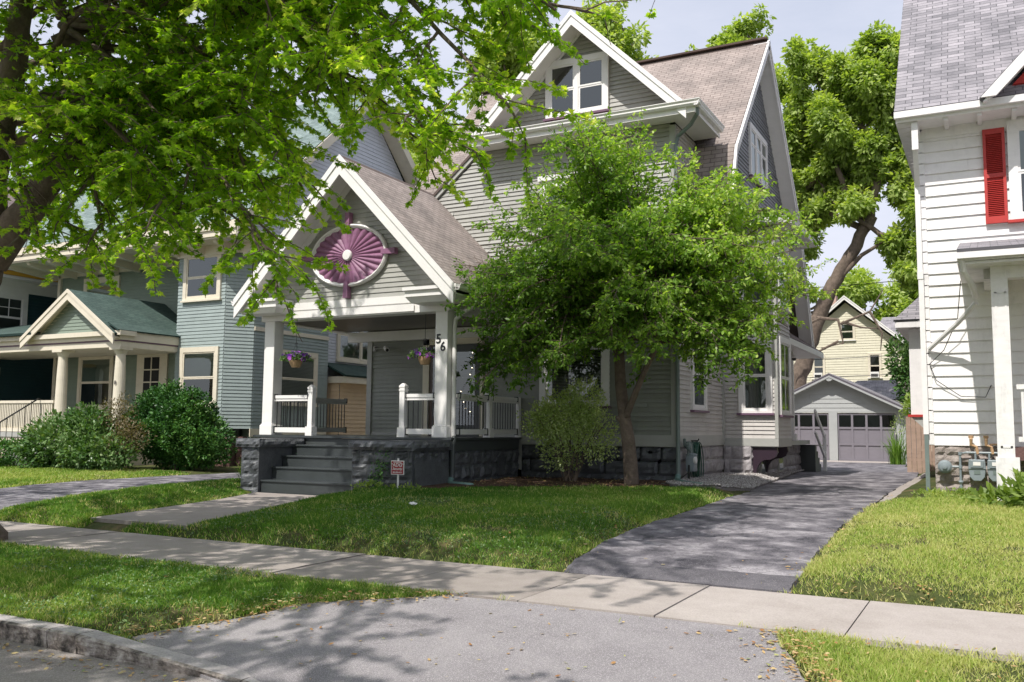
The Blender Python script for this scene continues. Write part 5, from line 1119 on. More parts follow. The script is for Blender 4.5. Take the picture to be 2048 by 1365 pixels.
def misc():
    S=thing('security_camera','white bullet security camera on an arm under the porch ceiling','camera',(-13.3,18.4,3.2))
    q=MB(); q.tube([(-13.72,18.40,3.2),(-13.3,18.36,3.19)],.012,6); q.box((-13.76,18.38,3.14),(-13.70,18.46,3.26)); q.build('arm',M['siding_trim'],S)
    q=MB(); q.tube([(-13.33,18.30,3.21),(-13.22,18.20,3.17),(-13.14,18.13,3.13)],[.045,.06,.055],12); b=q.build('housing',M['white'],S); q=MB(); q.tube([(-13.139,18.129,3.129),(-13.13,18.12,3.124)],.04,10); q.build('lens',M['black'],b)
    S=thing('dome_camera','small white dome camera on the rear porch post','camera',(-4.95,26.45,3.3)); q=MB(); q.lathe((-4.95,26.45,3.3),[(.09,.1),(.09,.03),(.07,.0)],14); q.build('housing',M['white'],S); q=MB(); q.lathe((-4.95,26.45,3.27),[(.065,.03),(.05,-.02),(.01,-.045)],14); q.build('lens',M['black'],S)
    # string lights behind the door glass
    S=thing('string_lights','string of tiny warm lights behind the front door glass','string lights',(-11.0,18.42,2.4))
    m,nt,b=newmat('warm_bulb'); b.inputs['Emission Color'].default_value=(1,.85,.6,1); b.inputs['Emission Strength'].default_value=6; b.inputs['Base Color'].default_value=(1,.9,.7,1)
    pts=[(-10.87,3.02),(-10.91,2.9),(-10.9,2.79),(-10.88,2.66),(-10.93,2.5),(-11.18,2.1),(-11.26,1.92),(-11.10,1.85),(-11.05,1.7),(-10.92,1.62)]
    w=MB(); w.tube([(x,18.43,z) for x,z in pts],.003,4); w.build('wire',M['wire'],S)
    for x,z in pts: q=MB(); q.lathe((x,18.425,z),[(.003,-.011),(.010,0),(.003,.011)],8); q.build('bulb',m,S)
    # gas meter by the corner
    S=thing('gas_meter','grey gas meter with pipes at the front right corner of the grey house','gas meter',(-5.72,18.9,.1))
    q=MB(); q.box((-5.80,18.80,.36),(-5.62,19.06,.70)); q.lathe((-5.71,18.93,.70),[(.13,0),(.12,.03),(.05,.05)],14); b=q.build('body',M['galv'],S,bevel=.03); q=MB(); q.lathe((-5.60,18.86,.60),[(.075,-.03),(.075,.01),(.06,.02)],16,'x'); q.build('dial',M['white'],b)
    q=MB(); q.tube([(-5.75,18.82,.02),(-5.75,18.82,.9),(-5.75,18.86,.97),(-5.72,18.9,.97),(-5.72,18.9,.74)],.022,8); q.tube([(-5.72,19.0,.72),(-5.72,19.0,.95),(-5.78,19.02,.97),(-5.92,19.02,.97)],.022,8); q.tube([(-5.78,18.66,1.05),(-5.78,18.7,.9),(-5.74,18.82,.84)],.035,8); q.lathe((-5.70,18.72,.88),[(.09,-.03),(.09,.02),(.04,.05)],14,'x'); q.build('pipe',M['downpipe'],S)
    q=MB(); q.tube([(-5.72,18.78,.0),(-5.72,18.78,.5)],.018,6); q.tube([(-5.72,18.78,.35),(-5.86,18.56,.2)],.012,6); q.build('stand',M['black'],S)
    # hose
    S=thing('garden_hose','dark green garden hose coiled on a hanger beside the gas meter','hose',(-5.78,19.5,.1))
    q=MB(); rd=random.Random(2)
    for k in range(7):
        r1=.17+rd.uniform(-.02,.02); r2=.36+rd.uniform(-.05,.12); yy=19.50+rd.uniform(-.03,.05); xx=-5.84+k*.02; top=.98-rd.uniform(0,.03)
        q.tube([(xx,yy+r1*math.sin(t),top-r2+r2*math.cos(t)) for t in [2*math.pi*i/26 for i in range(27)]],.011,6,cap=False)
    for k in range(4):
        top=.97; bot=.06+.02*k; yy=19.46+.03*k; xx=-5.80+.03*k; r1=.16+.02*k
        q.tube([(xx,yy+r1*math.sin(t)+.10*(1-math.cos(t))*.5,(top+bot)/2+(top-bot)/2*math.cos(t)) for t in [2*math.pi*i/30 for i in range(31)]],.011,6,cap=False)
    q.build('coil',M['hose'],S); q=MB(); q.tube([(-5.9,19.46,1.0),(-5.72,19.46,1.0),(-5.70,19.46,1.05)],.015,6); q.box((-5.92,19.38,.9),(-5.89,19.54,1.08)); q.build('hanger',M['black'],S); q=MB(); q.tube([(-5.74,19.32,.72),(-5.74,19.33,.60)],.018,6); q.build('nozzle',M['pipe_tan'],S)
    # corrugated drain
    S=MB(); path=[(-5.83,18.38,.30),(-5.83,18.33,.22),(-5.80,18.2,.19),(-5.6,17.85,.175),(-5.3,17.55,.17),(-5.0,17.30,.165)]
    pts=[];rs=[]
    for a,b in zip(path,path[1:]):
        for i in range(8):
            t=i/8; pts.append(tuple(a[k]+(b[k]-a[k])*t for k in range(3))); rs.append(.062 if i%2 else .054)
    pts.append(path[-1]); rs.append(.06); S.tube(pts,rs,12); o=S.build('drain_pipe',M['pvc'],None,smooth=True,origin=(-5.5,17.8,.1)); tag(o,'grey-green corrugated drain pipe lying on the grass from the corner downpipe','drain pipe')
    S=MB(); S.tube([(-9.55,15.42,.24),(-9.55,15.38,.16),(-9.45,15.28,.135),(-9.1,15.18,.13),(-8.9,15.15,.125)],[.058,.062,.058,.06,.058],12); o=S.build('drain_pipe',M['pvc'],None,smooth=True,origin=(-9.3,15.3,.1)); tag(o,'grey-green drain elbow lying in the bed below the porch post downpipe','drain pipe')
    # right house meters
    S=thing('meter_pipework','pair of grey meters and regulator on pipes against the stone base of the white house','gas meter',(-.4,18.35,.5))
    q=MB(); q.tube([(-.55,18.36,.2),(-.55,18.36,.86),(-.45,18.36,.88),(.1,18.36,.88)],.020,8); q.tube([(-.55,18.36,.62),(-.78,18.36,.62)],.02,8); q.tube([(-.3,18.36,.88),(-.3,18.36,.76)],.018,8); q.tube([(-.08,18.36,.88),(-.08,18.36,.76)],.018,8)
    for z in (.25,.62,.86): q.lathe((-.55,18.36,z),[(.032,-.03),(.032,.03)],8)
    for z in (.35,): q.lathe((-.55,18.36,z),[(.03,-.03),(.045,0),(.03,.03)],8)
    q.build('pipe',M['galv'],S)
    q=MB(); q.lathe((-.80,18.30,.62),[(.10,.05),(.12,.03),(.12,-.01),(.085,-.04),(.04,-.05),(.04,-.075),(.0,-.08)],20,'y'); q.build('regulator',M['galv'],S)
    for x in (-.28,.02):
        q=MB(); pr=[(x-.13,.76),(x+.13,.76),(x+.14,.60),(x+.12,.45),(x+.06,.38),(x-.06,.38),(x-.12,.45),(x-.14,.60)]; q.prism([(a,18.23,b) for a,b in pr],(0,.14,0)); b=q.build('meter_body',M['galv'],S,bevel=.012)
        q=MB(); q.box((x-.10,18.20,.62),(x+.10,18.229,.74)); q.box((x-.14,18.215,.595),(x+.14,18.235,.615)); q.build('meter_face',M['galv'],b); q=MB(); q.box((x-.06,18.192,.655),(x+.06,18.199,.72)); q.build('dial',M['white'],b)
        q=MB(); q.box((x-.05,18.222,.50),(x+.05,18.229,.57)); q.build('plate',M['downpipe'],b)
    S2=thing('vent_pipes','two rusty tan pipe elbows above the grey meters on the white house','pipe',(-.3,18.35,1.1))
    for x in (-.34,-.10): q=MB(); q.tube([(x-.02,18.36,1.16),(x-.02,18.30,1.12),(x-.02,18.34,1.02),(x+.06,18.36,.98),(x+.08,18.36,.86)],.028,8); q.lathe((x-.02,18.34,1.17),[(.042,-.03),(.045,.02)],10); q.build('pipe_elbow',M['pipe_tan'],S2)
    q=MB(); q.tube([(-.06,18.38,1.03),(.2,18.38,1.03)],.02,8); q.build('pipe',M['pipe_tan'],S2)
    # left-house meter, planter
    S=thing('gas_meter','round grey meter on the stone base of the blue-green house behind the yew','gas meter',(-20.9,18.8,.6)); q=MB(); q.lathe((-20.9,18.85,.58),[(.16,.05),(.19,0),(.17,-.07),(.08,-.09)],18,'y'); q.box((-21.0,18.78,.75),(-20.8,18.95,.98)); q.build('body',M['galv'],S); q=MB(); q.tube([(-20.9,18.9,.0),(-20.9,18.9,.5)],.03,8); q.build('pipe',M['galv'],S)
    S=thing('planter','round grey planter with leafy seedlings beside the blue-green house','planter',(-19.4,18.3,.1)); q=MB(); q.lathe((-19.4,18.3,.08),[(.24,0),(.34,.30),(.40,.32),(.40,.40),(.36,.40)],20); q.build('pot',M['pot'],S)
    n=260; d=unit(rng.normal(size=(n,3))); d[:,2]=abs(d[:,2]); leaves_mesh('foliage',M['leaf_back'],'oval',np.array([-19.4,18.3,.5])+d*rng.uniform(.1,1,(n,1))*np.array([.5,.4,.5]),d+rng.normal(size=(n,3))*.3,rdir(n),rng.uniform(.07,.15,n),rng.uniform(0,.7,n),S,(-19.4,18.3,.1))
    # scrap of paper
    q=MB(); rd=random.Random(1); P=[[(-7.55+i*.035+rd.uniform(-.01,.01),11.0+j*.03+rd.uniform(-.01,.01),tz(-7.5,11)+.05+rd.uniform(0,.05)) for i in range(4)] for j in range(4)]
    for j in range(3):
        for i in range(3): q.quad(P[j][i],P[j][i+1],P[j+1][i+1],P[j+1][i])
    o=q.build('paper_scrap',M['white'],None,origin=(-7.5,11,0)); tag(o,'crumpled white scrap of paper lying on the front lawn','litter')
    # fence
    F=thing('wooden_fence','weathered vertical board fence beside the white house at the back','fence',(-2.0,29,0))
    x=-2.36; y=30.2; rd=random.Random(4); k=0
    while k<13:
        h=1.72+rd.uniform(-.03,.03)+.0*k; q=MB(); q.box((x,y,-.02),(x+.130,y+.022,h)); q.build('board',M['fence'],F); x+=.142; k+=1; y-=.03
    q=MB(); q.bar((-2.36,30.27,.4),(-.5,29.88,.4),.04,.09); q.build('rail',M['fence'],F); q=MB(); q.bar((-2.36,30.27,1.4),(-.5,29.88,1.4),.04,.09); q.build('rail',M['fence'],F)
    # overhead wires
    for i,(z0,z1) in enumerate(((4.9,5.0),(4.05,4.1),(8.9,8.6))):
        q=MB(); n=30; q.tube([(-40+55*t/n,47+i*.4,z0+(z1-z0)*t/n+1.0+.0*t-1.2*math.sin(math.pi*t/n)) for t in range(n+1)],.018,5); o=q.build('overhead_wire',M['wire'],None,origin=(-10,47+i*.4,5)); tag(o,['lower black cable crossing just above the garage roof','lowest black cable running along the garage roof line','high thin cable crossing in front of the yellow house gable'][i],'cable','overhead cables behind the garage')
misc()
# ================================================================== TREES
class Tree:
    """branch skeleton + leaf twigs"""
    def __init__(s,seed): s.r=np.random.default_rng(seed); s.mb=MB(); s.tw=[]; s.rad=1
    def limb(s,pts,r0,r1,n=9,wob=.06):
        P=[np.array(p,float) for p in pts]; out=[]
        # catmull-rom
        Q=[2*P[0]-P[1]]+P+[2*P[-1]-P[-2]]
        for i in range(1,len(Q)-2):
            L=np.linalg.norm(Q[i+1]-Q[i]); m=max(2,int(L/.35))
            for k in range(m):
                t=k/m; a,b,c,d=Q[i-1],Q[i],Q[i+1],Q[i+2]
                out.append(.5*((2*b)+(-a+c)*t+(2*a-5*b+4*c-d)*t*t+(-a+3*b-3*c+d)*t**3))
        out.append(P[-1]); out=np.array(out); m=len(out)
        if wob: out[1:-1]+=s.r.normal(size=(m-2,3))*wob*min(1,r0*3)
        rad=[r0+(r1-r0)*(i/(m-1))**.8 for i in range(m)]
        s.mb.tube([tuple(p) for p in out],rad,n); return out
    def sub(s,path,start,spacing,length,droop,r0,depth,ang=.9,flat=.5,twl=.5,leafgap=.05):
        """alternate side branches along path[start:]"""
        seg=np.linalg.norm(np.diff(path,axis=0),axis=1); tot=seg.sum(); d=start*tot; side=1; cum=np.concatenate([[0],np.cumsum(seg)])
        while d<tot:
            i=min(np.searchsorted(cum,d)-1,len(seg)-1); i=max(i,0); t=(d-cum[i])/seg[i]; p=path[i]+(path[i+1]-path[i])*t; dr=(path[i+1]-path[i])/seg[i]
            up=np.array([0,0,1.]); sd=np.cross(dr,up); sd/=max(np.linalg.norm(sd),1e-6); phi=s.r.normal()*flat
            o=sd*side*math.cos(phi)+np.cross(sd,dr)*math.sin(phi)
            a=ang*s.r.uniform(.7,1.2); v=dr*math.cos(a)+o*math.sin(a); L=length*s.r.uniform(.6,1.15)*(1-.55*(d/tot)) if depth else length*s.r.uniform(.7,1.2)
            n=4; pts=[p]; vv=v.copy()
            for k in range(n):
                vv=vv+np.array([0,0,-droop])/n+s.r.normal(size=3)*.10; vv/=np.linalg.norm(vv); pts.append(pts[-1]+vv*L/n)
            pts=np.array(pts)
            s.mb.tube([tuple(q) for q in pts],[max(.004,r0*(1-.75*k/n)) for k in range(n+1)],5 if r0>.015 else 4,cap=False)
            if depth>0: s.sub(pts,.15,spacing*.62,length*.52,droop,r0*.5,depth-1,ang,flat,twl,leafgap); s.tw.append(pts[-2:])
            else: s.tw.append(pts)
            d+=spacing*s.r.uniform(.7,1.3); side=-side
    def leaves(s,name,mat,kind,gap,size,parent,origin,spread=.5,hang=.4,tint=None,nmax=10**9,keep=None,tb=.0,flatn=1.2):
        P=[];D=[]
        for pts in s.tw:
            seg=np.linalg.norm(np.diff(pts,axis=0),axis=1); L=seg.sum(); n=max(1,int(L/gap)); t=s.r.uniform(0,L,n); cum=np.concatenate([[0],np.cumsum(seg)])
            i=np.clip(np.searchsorted(cum,t)-1,0,len(seg)-1); f=((t-cum[i])/seg[i])[:,None]; P.append(pts[i]+(pts[i+1]-pts[i])*f); D.append((pts[i+1]-pts[i])/seg[i][:,None])
        P=np.concatenate(P); D=np.concatenate(D)
        if keep is not None: k=keep(P); P,D=P[k],D[k]
        if len(P)>nmax: k=s.r.permutation(len(P))[:nmax]; P,D=P[k],D[k]
        n=len(P); up=np.array([0,0,1.]); sd=np.cross(D,up)+1e-6; sd=unit(sd)*np.sign(s.r.normal(size=(n,1)))
        ax=D*.5+sd*.8+s.r.normal(size=(n,3))*spread; ax[:,2]-=hang; nr=np.array([0,0,flatn])+s.r.normal(size=(n,3))*.55
        P=P+unit(ax)*.03
        sz=s.r.uniform(size[0],size[1],n); tt=tint(P,s.r) if tint else np.clip(s.r.normal(.45,.18,n),0,1)
        s.P=P
        return leaves_mesh(name,mat,kind,P,ax,nr,sz,tt,parent,origin)
def maple(loc,label,seed,limbs,trunk,leafkind='maple',size=(.05,.098),gap=.0112,sp=.32,ln=1.45,group=None,clip=None,name='maple_tree'):
    o=thing(name,label,'tree',loc,group); T=Tree(seed); 
    for pts,r0,r1 in trunk: T.limb(pts,r0,r1,14,.04)
    for pts,r0,r1,st in limbs:
        path=T.limb(pts,r0,r1,8,.05); T.sub(path,st,sp,ln,.35,r1*1.2 if r1>.02 else .02,1,.85,.45)
        T.tw.append(path[-3:])
    def tint(P,r):
        return np.clip(.54+.55*(vnoise(P[:,0]+P[:,2],P[:,1],.9,seed)-.5)+r.normal(size=len(P))*.15+(r.uniform(size=len(P))<.05)*.4,0,1)
    T.mb.build('trunk',M['bark'],o,smooth=True)
    T.leaves('crown',M['leaf_maple'],leafkind,gap,size,o,loc,tint=tint,keep=clip); print(label[:30],len(T.P)); return o
# -- street maple on the left kerbside strip.  trunk foot is at the left edge of the frame
b=(-11.55,7.0,-.45)
trunk=[([b,(-11.62,7.0,-.12),(-11.74,6.96,.5),(-11.76,6.9,2.0),(-11.3,6.87,3.55)],.50,.25),
 ([(-11.2,6.87,3.3),(-10.98,6.95,3.68),(-10.72,7.05,3.95),(-10.39,7.2,4.45),(-10.12,7.3,5.1),(-9.9,7.3,5.9),(-9.7,7.0,7.5)],.23,.12),
 ([(-11.2,6.87,3.4),(-11.17,6.82,4.3),(-11.02,6.82,5.1),(-10.85,6.84,6.0),(-11.1,6.88,7.8),(-11.3,6.9,9.5)],.20,.10),
 ([(-11.75,6.9,3.2),(-12.6,6.6,4.4),(-13.8,6.2,5.8),(-14.8,6,7.5)],.22,.09)]
# extra root flare
lm=[]
def L(*pts,r=.06,st=.25,r1=.016): lm.append((list(pts),r,r1,st))
# limbs reaching right over the lawn and porch
L((-10.2,6.9,6.0),(-9.0,7.6,6.6),(-7.9,8.3,6.3),(-6.9,8.9,5.5),(-6.3,9.3,4.8),r=.08)
L((-9.9,6.9,7.0),(-8.4,7.4,7.7),(-6.9,7.9,7.6),(-5.4,8.4,6.9),(-4.6,8.8,6.2),r=.08)
L((-9.8,6.9,7.4),(-8.2,6.8,8.4),(-6.4,7.0,8.6),(-4.8,7.3,8.1),(-3.9,7.6,7.4),r=.08)
L((-10.5,6.85,5.2),(-9.5,7.3,5.7),(-8.7,7.9,5.6),(-8.1,8.4,5.0),(-7.7,8.7,4.3),r=.07)
L((-10.1,6.9,6.3),(-9.2,6.2,6.9),(-8.1,6.0,6.9),(-7.0,6.2,6.3),(-6.3,6.5,5.6),r=.07)
L((-9.8,6.9,7.3),(-8.4,6.0,8.2),(-6.8,5.6,8.4),(-5.3,5.6,8.0),(-4.2,5.9,7.3),r=.07)
L((-10.5,6.85,5.0),(-10.0,7.9,5.6),(-9.7,8.9,5.4),(-9.5,9.7,4.7),r=.06)
L((-10.1,6.9,6.3),(-9.7,8.0,7.2),(-9.0,9.3,7.2),(-8.5,10.3,6.5),r=.06)
L((-11.8,6.95,4.7),(-12.0,8.0,5.3),(-12.1,9.1,5.2),(-12.1,10.0,4.4),r=.06)
L((-11.5,6.9,7.6),(-11.2,8.4,8.3),(-10.9,9.9,8.2),(-10.7,11.1,7.4),r=.06)
L((-11.7,6.95,5.8),(-11.1,8.2,6.6),(-10.7,9.6,6.6),(-10.4,10.7,5.9),r=.06)
L((-11.3,6.9,9.3),(-9.7,7.3,10.3),(-8.0,7.7,10.4),(-6.3,8.1,9.7),r=.06)
L((-11.3,6.9,9.4),(-10.3,5.8,10.6),(-9.0,4.9,11),(-7.6,4.4,10.6),r=.06)
L((-11.5,6.9,8),(-10.4,5.6,8.6),(-9.4,4.6,8.5),(-8.4,4.0,7.8),r=.06)
L((-11.75,6.95,6.2),(-11.0,5.7,6.8),(-10.2,4.9,6.7),(-9.4,4.4,6.0),r=.06)
L((-9.7,6.95,7.5),(-9.0,7.0,8.8),(-8.0,7.2,9.8),(-6.6,7.2,10.2),r=.06)
L((-13.8,6.2,5.8),(-14.2,7.4,6.5),(-14.5,8.7,6.5),(-14.7,9.8,5.8),r=.06)
L((-14.8,6,7.3),(-15.4,7.5,8.4),(-15.7,9.0,8.5),(-16,10.3,7.8),r=.06)
L((-14.6,6,7),(-16,5.6,7.8),(-17.4,5.6,7.8),(-18.6,5.8,7),r=.06)
L((-13.2,6.4,5),(-13.8,5,5.8),(-14.2,3.8,5.8),(-14.4,2.8,5),r=.06)
L((-14.8,6,7.4),(-14.2,5,9),(-13.4,4,10),(-12.4,3.2,10.2),r=.06)
L((-11.4,6.9,9),(-12,8.4,10.2),(-12.6,9.9,10.4),(-13,11.3,9.8),r=.06)
L((-11.9,6.95,5.2),(-11.3,7.9,5.4),(-10.9,8.6,5.0),(-10.6,9.2,4.2),r=.05)
L((-10.9,6.9,4.8),(-10.6,6.2,5.1),(-10.2,5.7,5.0),(-9.8,5.4,4.5),r=.05)
L((-9.8,6.9,7.3),(-8.9,8.2,8.3),(-7.9,9.3,8.4),(-7.0,10.3,7.8),r=.06)
L((-10.2,6.9,6.5),(-9.0,6.9,7.0),(-7.7,7.2,7.0),(-6.6,7.6,6.4),r=.06)
L((-10.3,6.9,5.8),(-9.3,6.6,6.1),(-8.4,6.8,5.9),(-7.6,7.2,5.3),r=.05)

for P_ in (((-10.5,6.85,5.3),(-9.3,7.2,5.3),(-8.1,7.2,4.5),(-7.1,7.1,3.6),(-6.5,7.1,2.75)),
 ((-9.9,6.9,6.9),(-8.0,7.3,6.6),(-6.3,7.4,5.6),(-5.3,7.3,4.8),(-4.8,7.2,4.1)),((-9.8,6.9,7.3),(-7.8,7.4,7.3),(-6.0,7.6,6.4),(-4.9,7.6,5.3),(-4.1,7.6,4.4)),
 ((-9.8,6.9,7.4),(-7.6,7.4,7.8),(-5.6,7.7,7.0),(-4.4,7.8,6.0),(-3.7,7.8,5.4)),((-11.2,6.9,4.5),(-10.7,6.6,4.7),(-10.1,6.5,4.2),(-9.7,6.5,3.4)),((-10.6,6.9,5.1),(-10.0,7.0,5.0),(-9.4,6.9,4.3),(-9.1,6.9,3.5)),
 ((-10.5,6.9,5.2),(-9.4,6.6,5.1),(-8.4,6.6,4.4),(-7.7,6.7,3.5)),((-10.2,6.9,6),(-9.2,7.6,5.9),(-8.2,7.7,5.1),(-7.5,7.5,4.2)),((-11.7,6.95,5.0),(-11.2,7.3,5.5),(-10.6,7.6,5.3),(-10.1,7.7,4.6)),
 ((-11.7,6.95,6),(-10.8,7.2,6.8),(-9.8,7.3,6.7),(-8.9,7.3,5.8)),((-9.9,6.9,7),(-8.7,7.2,7.0),(-7.4,7.6,6.3),(-6.5,7.8,5.2))):
    L(*P_,r=.06,st=.2)
for P_ in [((-11.35, 6.9, 9.2), (-9.25, 7.43, 10.1), (-7.16, 7.96, 9.07)), ((-11.5, 6.9, 8.0), (-9.7, 8.84, 9.23), (-7.91, 10.77, 8.33)), ((-11.5, 6.9, 8.0), (-7.97, 7.57, 9.71), (-4.44, 8.23, 8.81)), ((-9.75, 6.95, 7.5), (-10.37, 7.32, 11.21), (-10.99, 7.68, 10.31)), ((-11.35, 6.9, 9.2), (-10.52, 8.46, 10.1), (-9.69, 10.02, 6.64)), ((-9.75, 6.95, 7.5), (-10.07, 7.58, 8.65), (-10.4, 8.2, 7.75)), ((-11.5, 6.9, 8.0), (-8.02, 5.06, 10.98), (-4.54, 3.23, 10.08)), ((-9.75, 6.95, 7.5), (-9.92, 6.48, 8.4), (-10.09, 6.01, 6.94)), ((-11.35, 6.9, 9.2), (-7.6, 7.02, 11.2), (-3.86, 7.13, 10.3)), ((-11.5, 6.9, 8.0), (-9.0, 6.81, 8.9), (-6.5, 6.71, 6.73)), ((-9.75, 6.95, 7.5), (-6.42, 7.48, 8.73), (-3.09, 8.01, 7.83)), ((-9.75, 6.95, 7.5), (-6.87, 6.33, 8.54), (-3.98, 5.7, 7.64)), ((-11.5, 6.9, 8.0), (-10.3, 6.21, 9.35), (-9.1, 5.52, 8.45)), ((-11.35, 6.9, 9.2), (-10.45, 6.28, 10.74), (-9.55, 5.66, 9.84)), ((-11.35, 6.9, 9.2), (-10.35, 7.22, 10.31), (-9.34, 7.54, 9.41)), ((-9.75, 6.95, 7.5), (-9.65, 7.61, 8.4), (-9.56, 8.28, 6.55)), ((-11.35, 6.9, 9.2), (-8.35, 8.25, 10.1), (-5.35, 9.6, 7.36)), ((-11.35, 6.9, 9.2), (-10.45, 8.0, 10.1), (-9.55, 9.1, 8.41)), ((-11.5, 6.9, 8.0), (-8.74, 8.78, 11.29), (-5.99, 10.67, 10.39)), ((-11.5, 6.9, 8.0), (-10.62, 8.55, 10.83), (-9.75, 10.2, 9.93)), ((-11.5, 6.9, 8.0), (-7.88, 7.35, 8.9), (-4.26, 7.81, 7.32)), ((-11.5, 6.9, 8.0), (-9.22, 6.73, 8.9), (-6.93, 6.56, 7.81)), ((-9.75, 6.95, 7.5), (-6.54, 8.44, 8.4), (-3.33, 9.92, 7.05)), ((-11.5, 6.9, 8.0), (-8.66, 6.55, 10.47), (-5.81, 6.19, 9.57)), ((-11.5, 6.9, 8.0), (-10.1, 5.76, 10.03), (-8.69, 4.62, 9.13)), ((-11.35, 6.9, 9.2), (-11.06, 7.02, 10.1), (-10.78, 7.13, 7.46)), ((-9.75, 6.95, 7.5), (-8.07, 7.71, 11.05), (-6.38, 8.47, 10.15)), ((-9.75, 6.95, 7.5), (-7.3, 6.46, 9.65), (-4.84, 5.97, 8.75)), ((-11.5, 6.9, 8.0), (-8.67, 6.3, 8.9), (-5.83, 5.7, 7.04)), ((-11.35, 6.9, 9.2), (-8.3, 8.45, 10.49), (-5.25, 10.0, 9.59)), ((-9.75, 6.95, 7.5), (-6.55, 4.76, 8.74), (-3.36, 2.56, 7.84))]:
    L(*P_,r=.055,st=.3)
for P_ in [((-11.35, 6.9, 9.0), (-9.37, 4.68, 9.7), (-7.39, 2.46, 8.11)), ((-11.35, 6.9, 9.0), (-8.39, 4.76, 9.7), (-5.44, 2.61, 6.8)), ((-9.75, 6.95, 7.5), (-7.32, 3.32, 8.2), (-4.89, -0.3, 7.33)), ((-9.75, 6.95, 7.5), (-9.66, 3.3, 8.2), (-9.57, -0.35, 6.8)), ((-10.0, 6.9, 6.7), (-9.66, 3.45, 8.98), (-9.33, 0.0, 8.28)), ((-10.0, 6.9, 6.7), (-10.78, 4.8, 7.4), (-11.56, 2.71, 6.53)), ((-9.75, 6.95, 7.5), (-10.8, 3.08, 8.99), (-11.86, -0.79, 8.29)), ((-9.75, 6.95, 7.5), (-10.07, 5.19, 8.2), (-10.4, 3.43, 7.49)), ((-11.5, 6.9, 8.0), (-9.57, 4.61, 8.7), (-7.64, 2.31, 6.36)), ((-11.35, 6.9, 9.0), (-10.53, 4.32, 9.7), (-9.7, 1.75, 6.22)), ((-11.5, 6.9, 8.0), (-11.76, 4.7, 8.81), (-12.03, 2.49, 8.11)), ((-11.5, 6.9, 8.0), (-9.94, 3.85, 8.7), (-8.38, 0.8, 6.56)), ((-10.0, 6.9, 6.7), (-9.46, 5.25, 8.95), (-8.92, 3.6, 8.25)), ((-11.5, 6.9, 8.0), (-8.83, 3.85, 8.7), (-6.16, 0.8, 7.89)), ((-10.0, 6.9, 6.7), (-9.93, 4.47, 8.67), (-9.87, 2.03, 7.97)), ((-9.75, 6.95, 7.5), (-6.98, 5.18, 8.2), (-4.21, 3.41, 7.44)), ((-11.5, 6.9, 8.0), (-11.36, 3.85, 8.95), (-11.21, 0.79, 8.25))]:
    L(*P_,r=.05,st=.3)
for P_ in (((-9.8,6.9,7.3),(-7.9,7.2,7.3),(-6.4,7.5,6.4),(-5.3,7.5,5.3)),((-9.7,6.95,7.5),(-7.2,7.4,7.5),(-5.3,7.6,6.6),(-4.4,7.7,5.7)),((-10.1,6.9,6.2),(-8.8,7.1,5.9),(-7.6,7.2,5.1),(-6.6,7.2,4.2)),((-10.9,6.9,4.8),(-9.9,7.3,5.4),(-9.0,7.4,5.1),(-8.2,7.3,4.3)),((-10.5,6.9,5.3),(-9.6,7.6,5.2),(-8.8,7.8,4.6),(-8.2,7.8,3.8)),((-10.1,6.9,6.2),(-9.0,7.1,6.2),(-8.0,7.3,5.6),(-7.2,7.3,4.8)),((-11.6,6.95,4.9),(-10.9,7.8,5.3),(-10.2,8.2,4.8),(-9.7,8.2,4.1)),((-10.1,6.9,6.2),(-9.3,6.9,5.7),(-8.5,6.9,5.0),(-7.7,6.95,4.0)),((-11.7,6.95,5.6),(-11.0,6.9,6.1),(-10.2,6.9,5.8),(-9.5,7.0,5.0)),((-10.0,6.9,6.6),(-8.8,7.4,6.9),(-7.6,7.7,6.4),(-6.7,7.8,5.9))):
    L(*P_,r=.05,st=.2)
def clipA(P):
    return (P[:,2]>2.2)&~((P[:,0]<-10.05)&(P[:,0]>-12.2)&(P[:,2]<5.1)&(P[:,1]<7.6)&(vnoise(P[:,0],P[:,2],2.,3)>.25))&~((P[:,2]>5.4)&(P[:,0]>-10.3)&(P[:,1]+P[:,2]/1.4>8.2)&(P[:,1]+P[:,2]/1.4<11.4)&(P[:,1]<6.6)&(rng.uniform(size=len(P))<.8))&~((P[:,0]>-3.75)&(P[:,2]>5.2)&(P[:,1]>5.5))
maple((-11.75,6.9,-.25),'big street maple with a forked grey-brown trunk at the left edge of the photo',11,lm,trunk,clip=clipA)
# -- maple across the street, behind the viewer: shades the apron and reflects in the windows
def round_maple(loc,label,seed,R,h0,h1,group=None,nl=26,size=(.14,.20),gap=.045,name='maple_tree'):
    r=np.random.default_rng(seed); x,y,z=loc; tr=[([(x,y,z),(x+.05,y,z+2),(x-.1,y+.1,z+h0),(x,y,z+(h0+h1)/2)],.34,.12)]; lms=[]
    for i in range(nl):
        th=i*2.4+r.uniform(-.3,.3); zz=h0+(h1-h0)*(i/nl)*.62; el=r.uniform(.2,.75); Rr=R*(1-.35*(i/nl))*r.uniform(.8,1.05); c,s_=math.cos(th),math.sin(th)
        p0=(x,y,z+zz*.85); p1=(x+c*Rr*.35,y+s_*Rr*.35,z+zz+Rr*.22); p2=(x+c*Rr*.7,y+s_*Rr*.7,z+zz+Rr*.32*el*1.6); p3=(x+c*Rr,y+s_*Rr,z+zz+Rr*.2*el); lms.append(([p0,p1,p2,p3],.07,.015,.2))
    return maple(loc,label,seed,lms,tr,'maple_far',size,gap,.38,1.7,group,name=name)
round_maple((-3.6,-5.3,-.45),'broad maple across the street that shades the driveway apron',21,6.8,5.6,11.5,nl=30,gap=.036,size=(.10,.15))
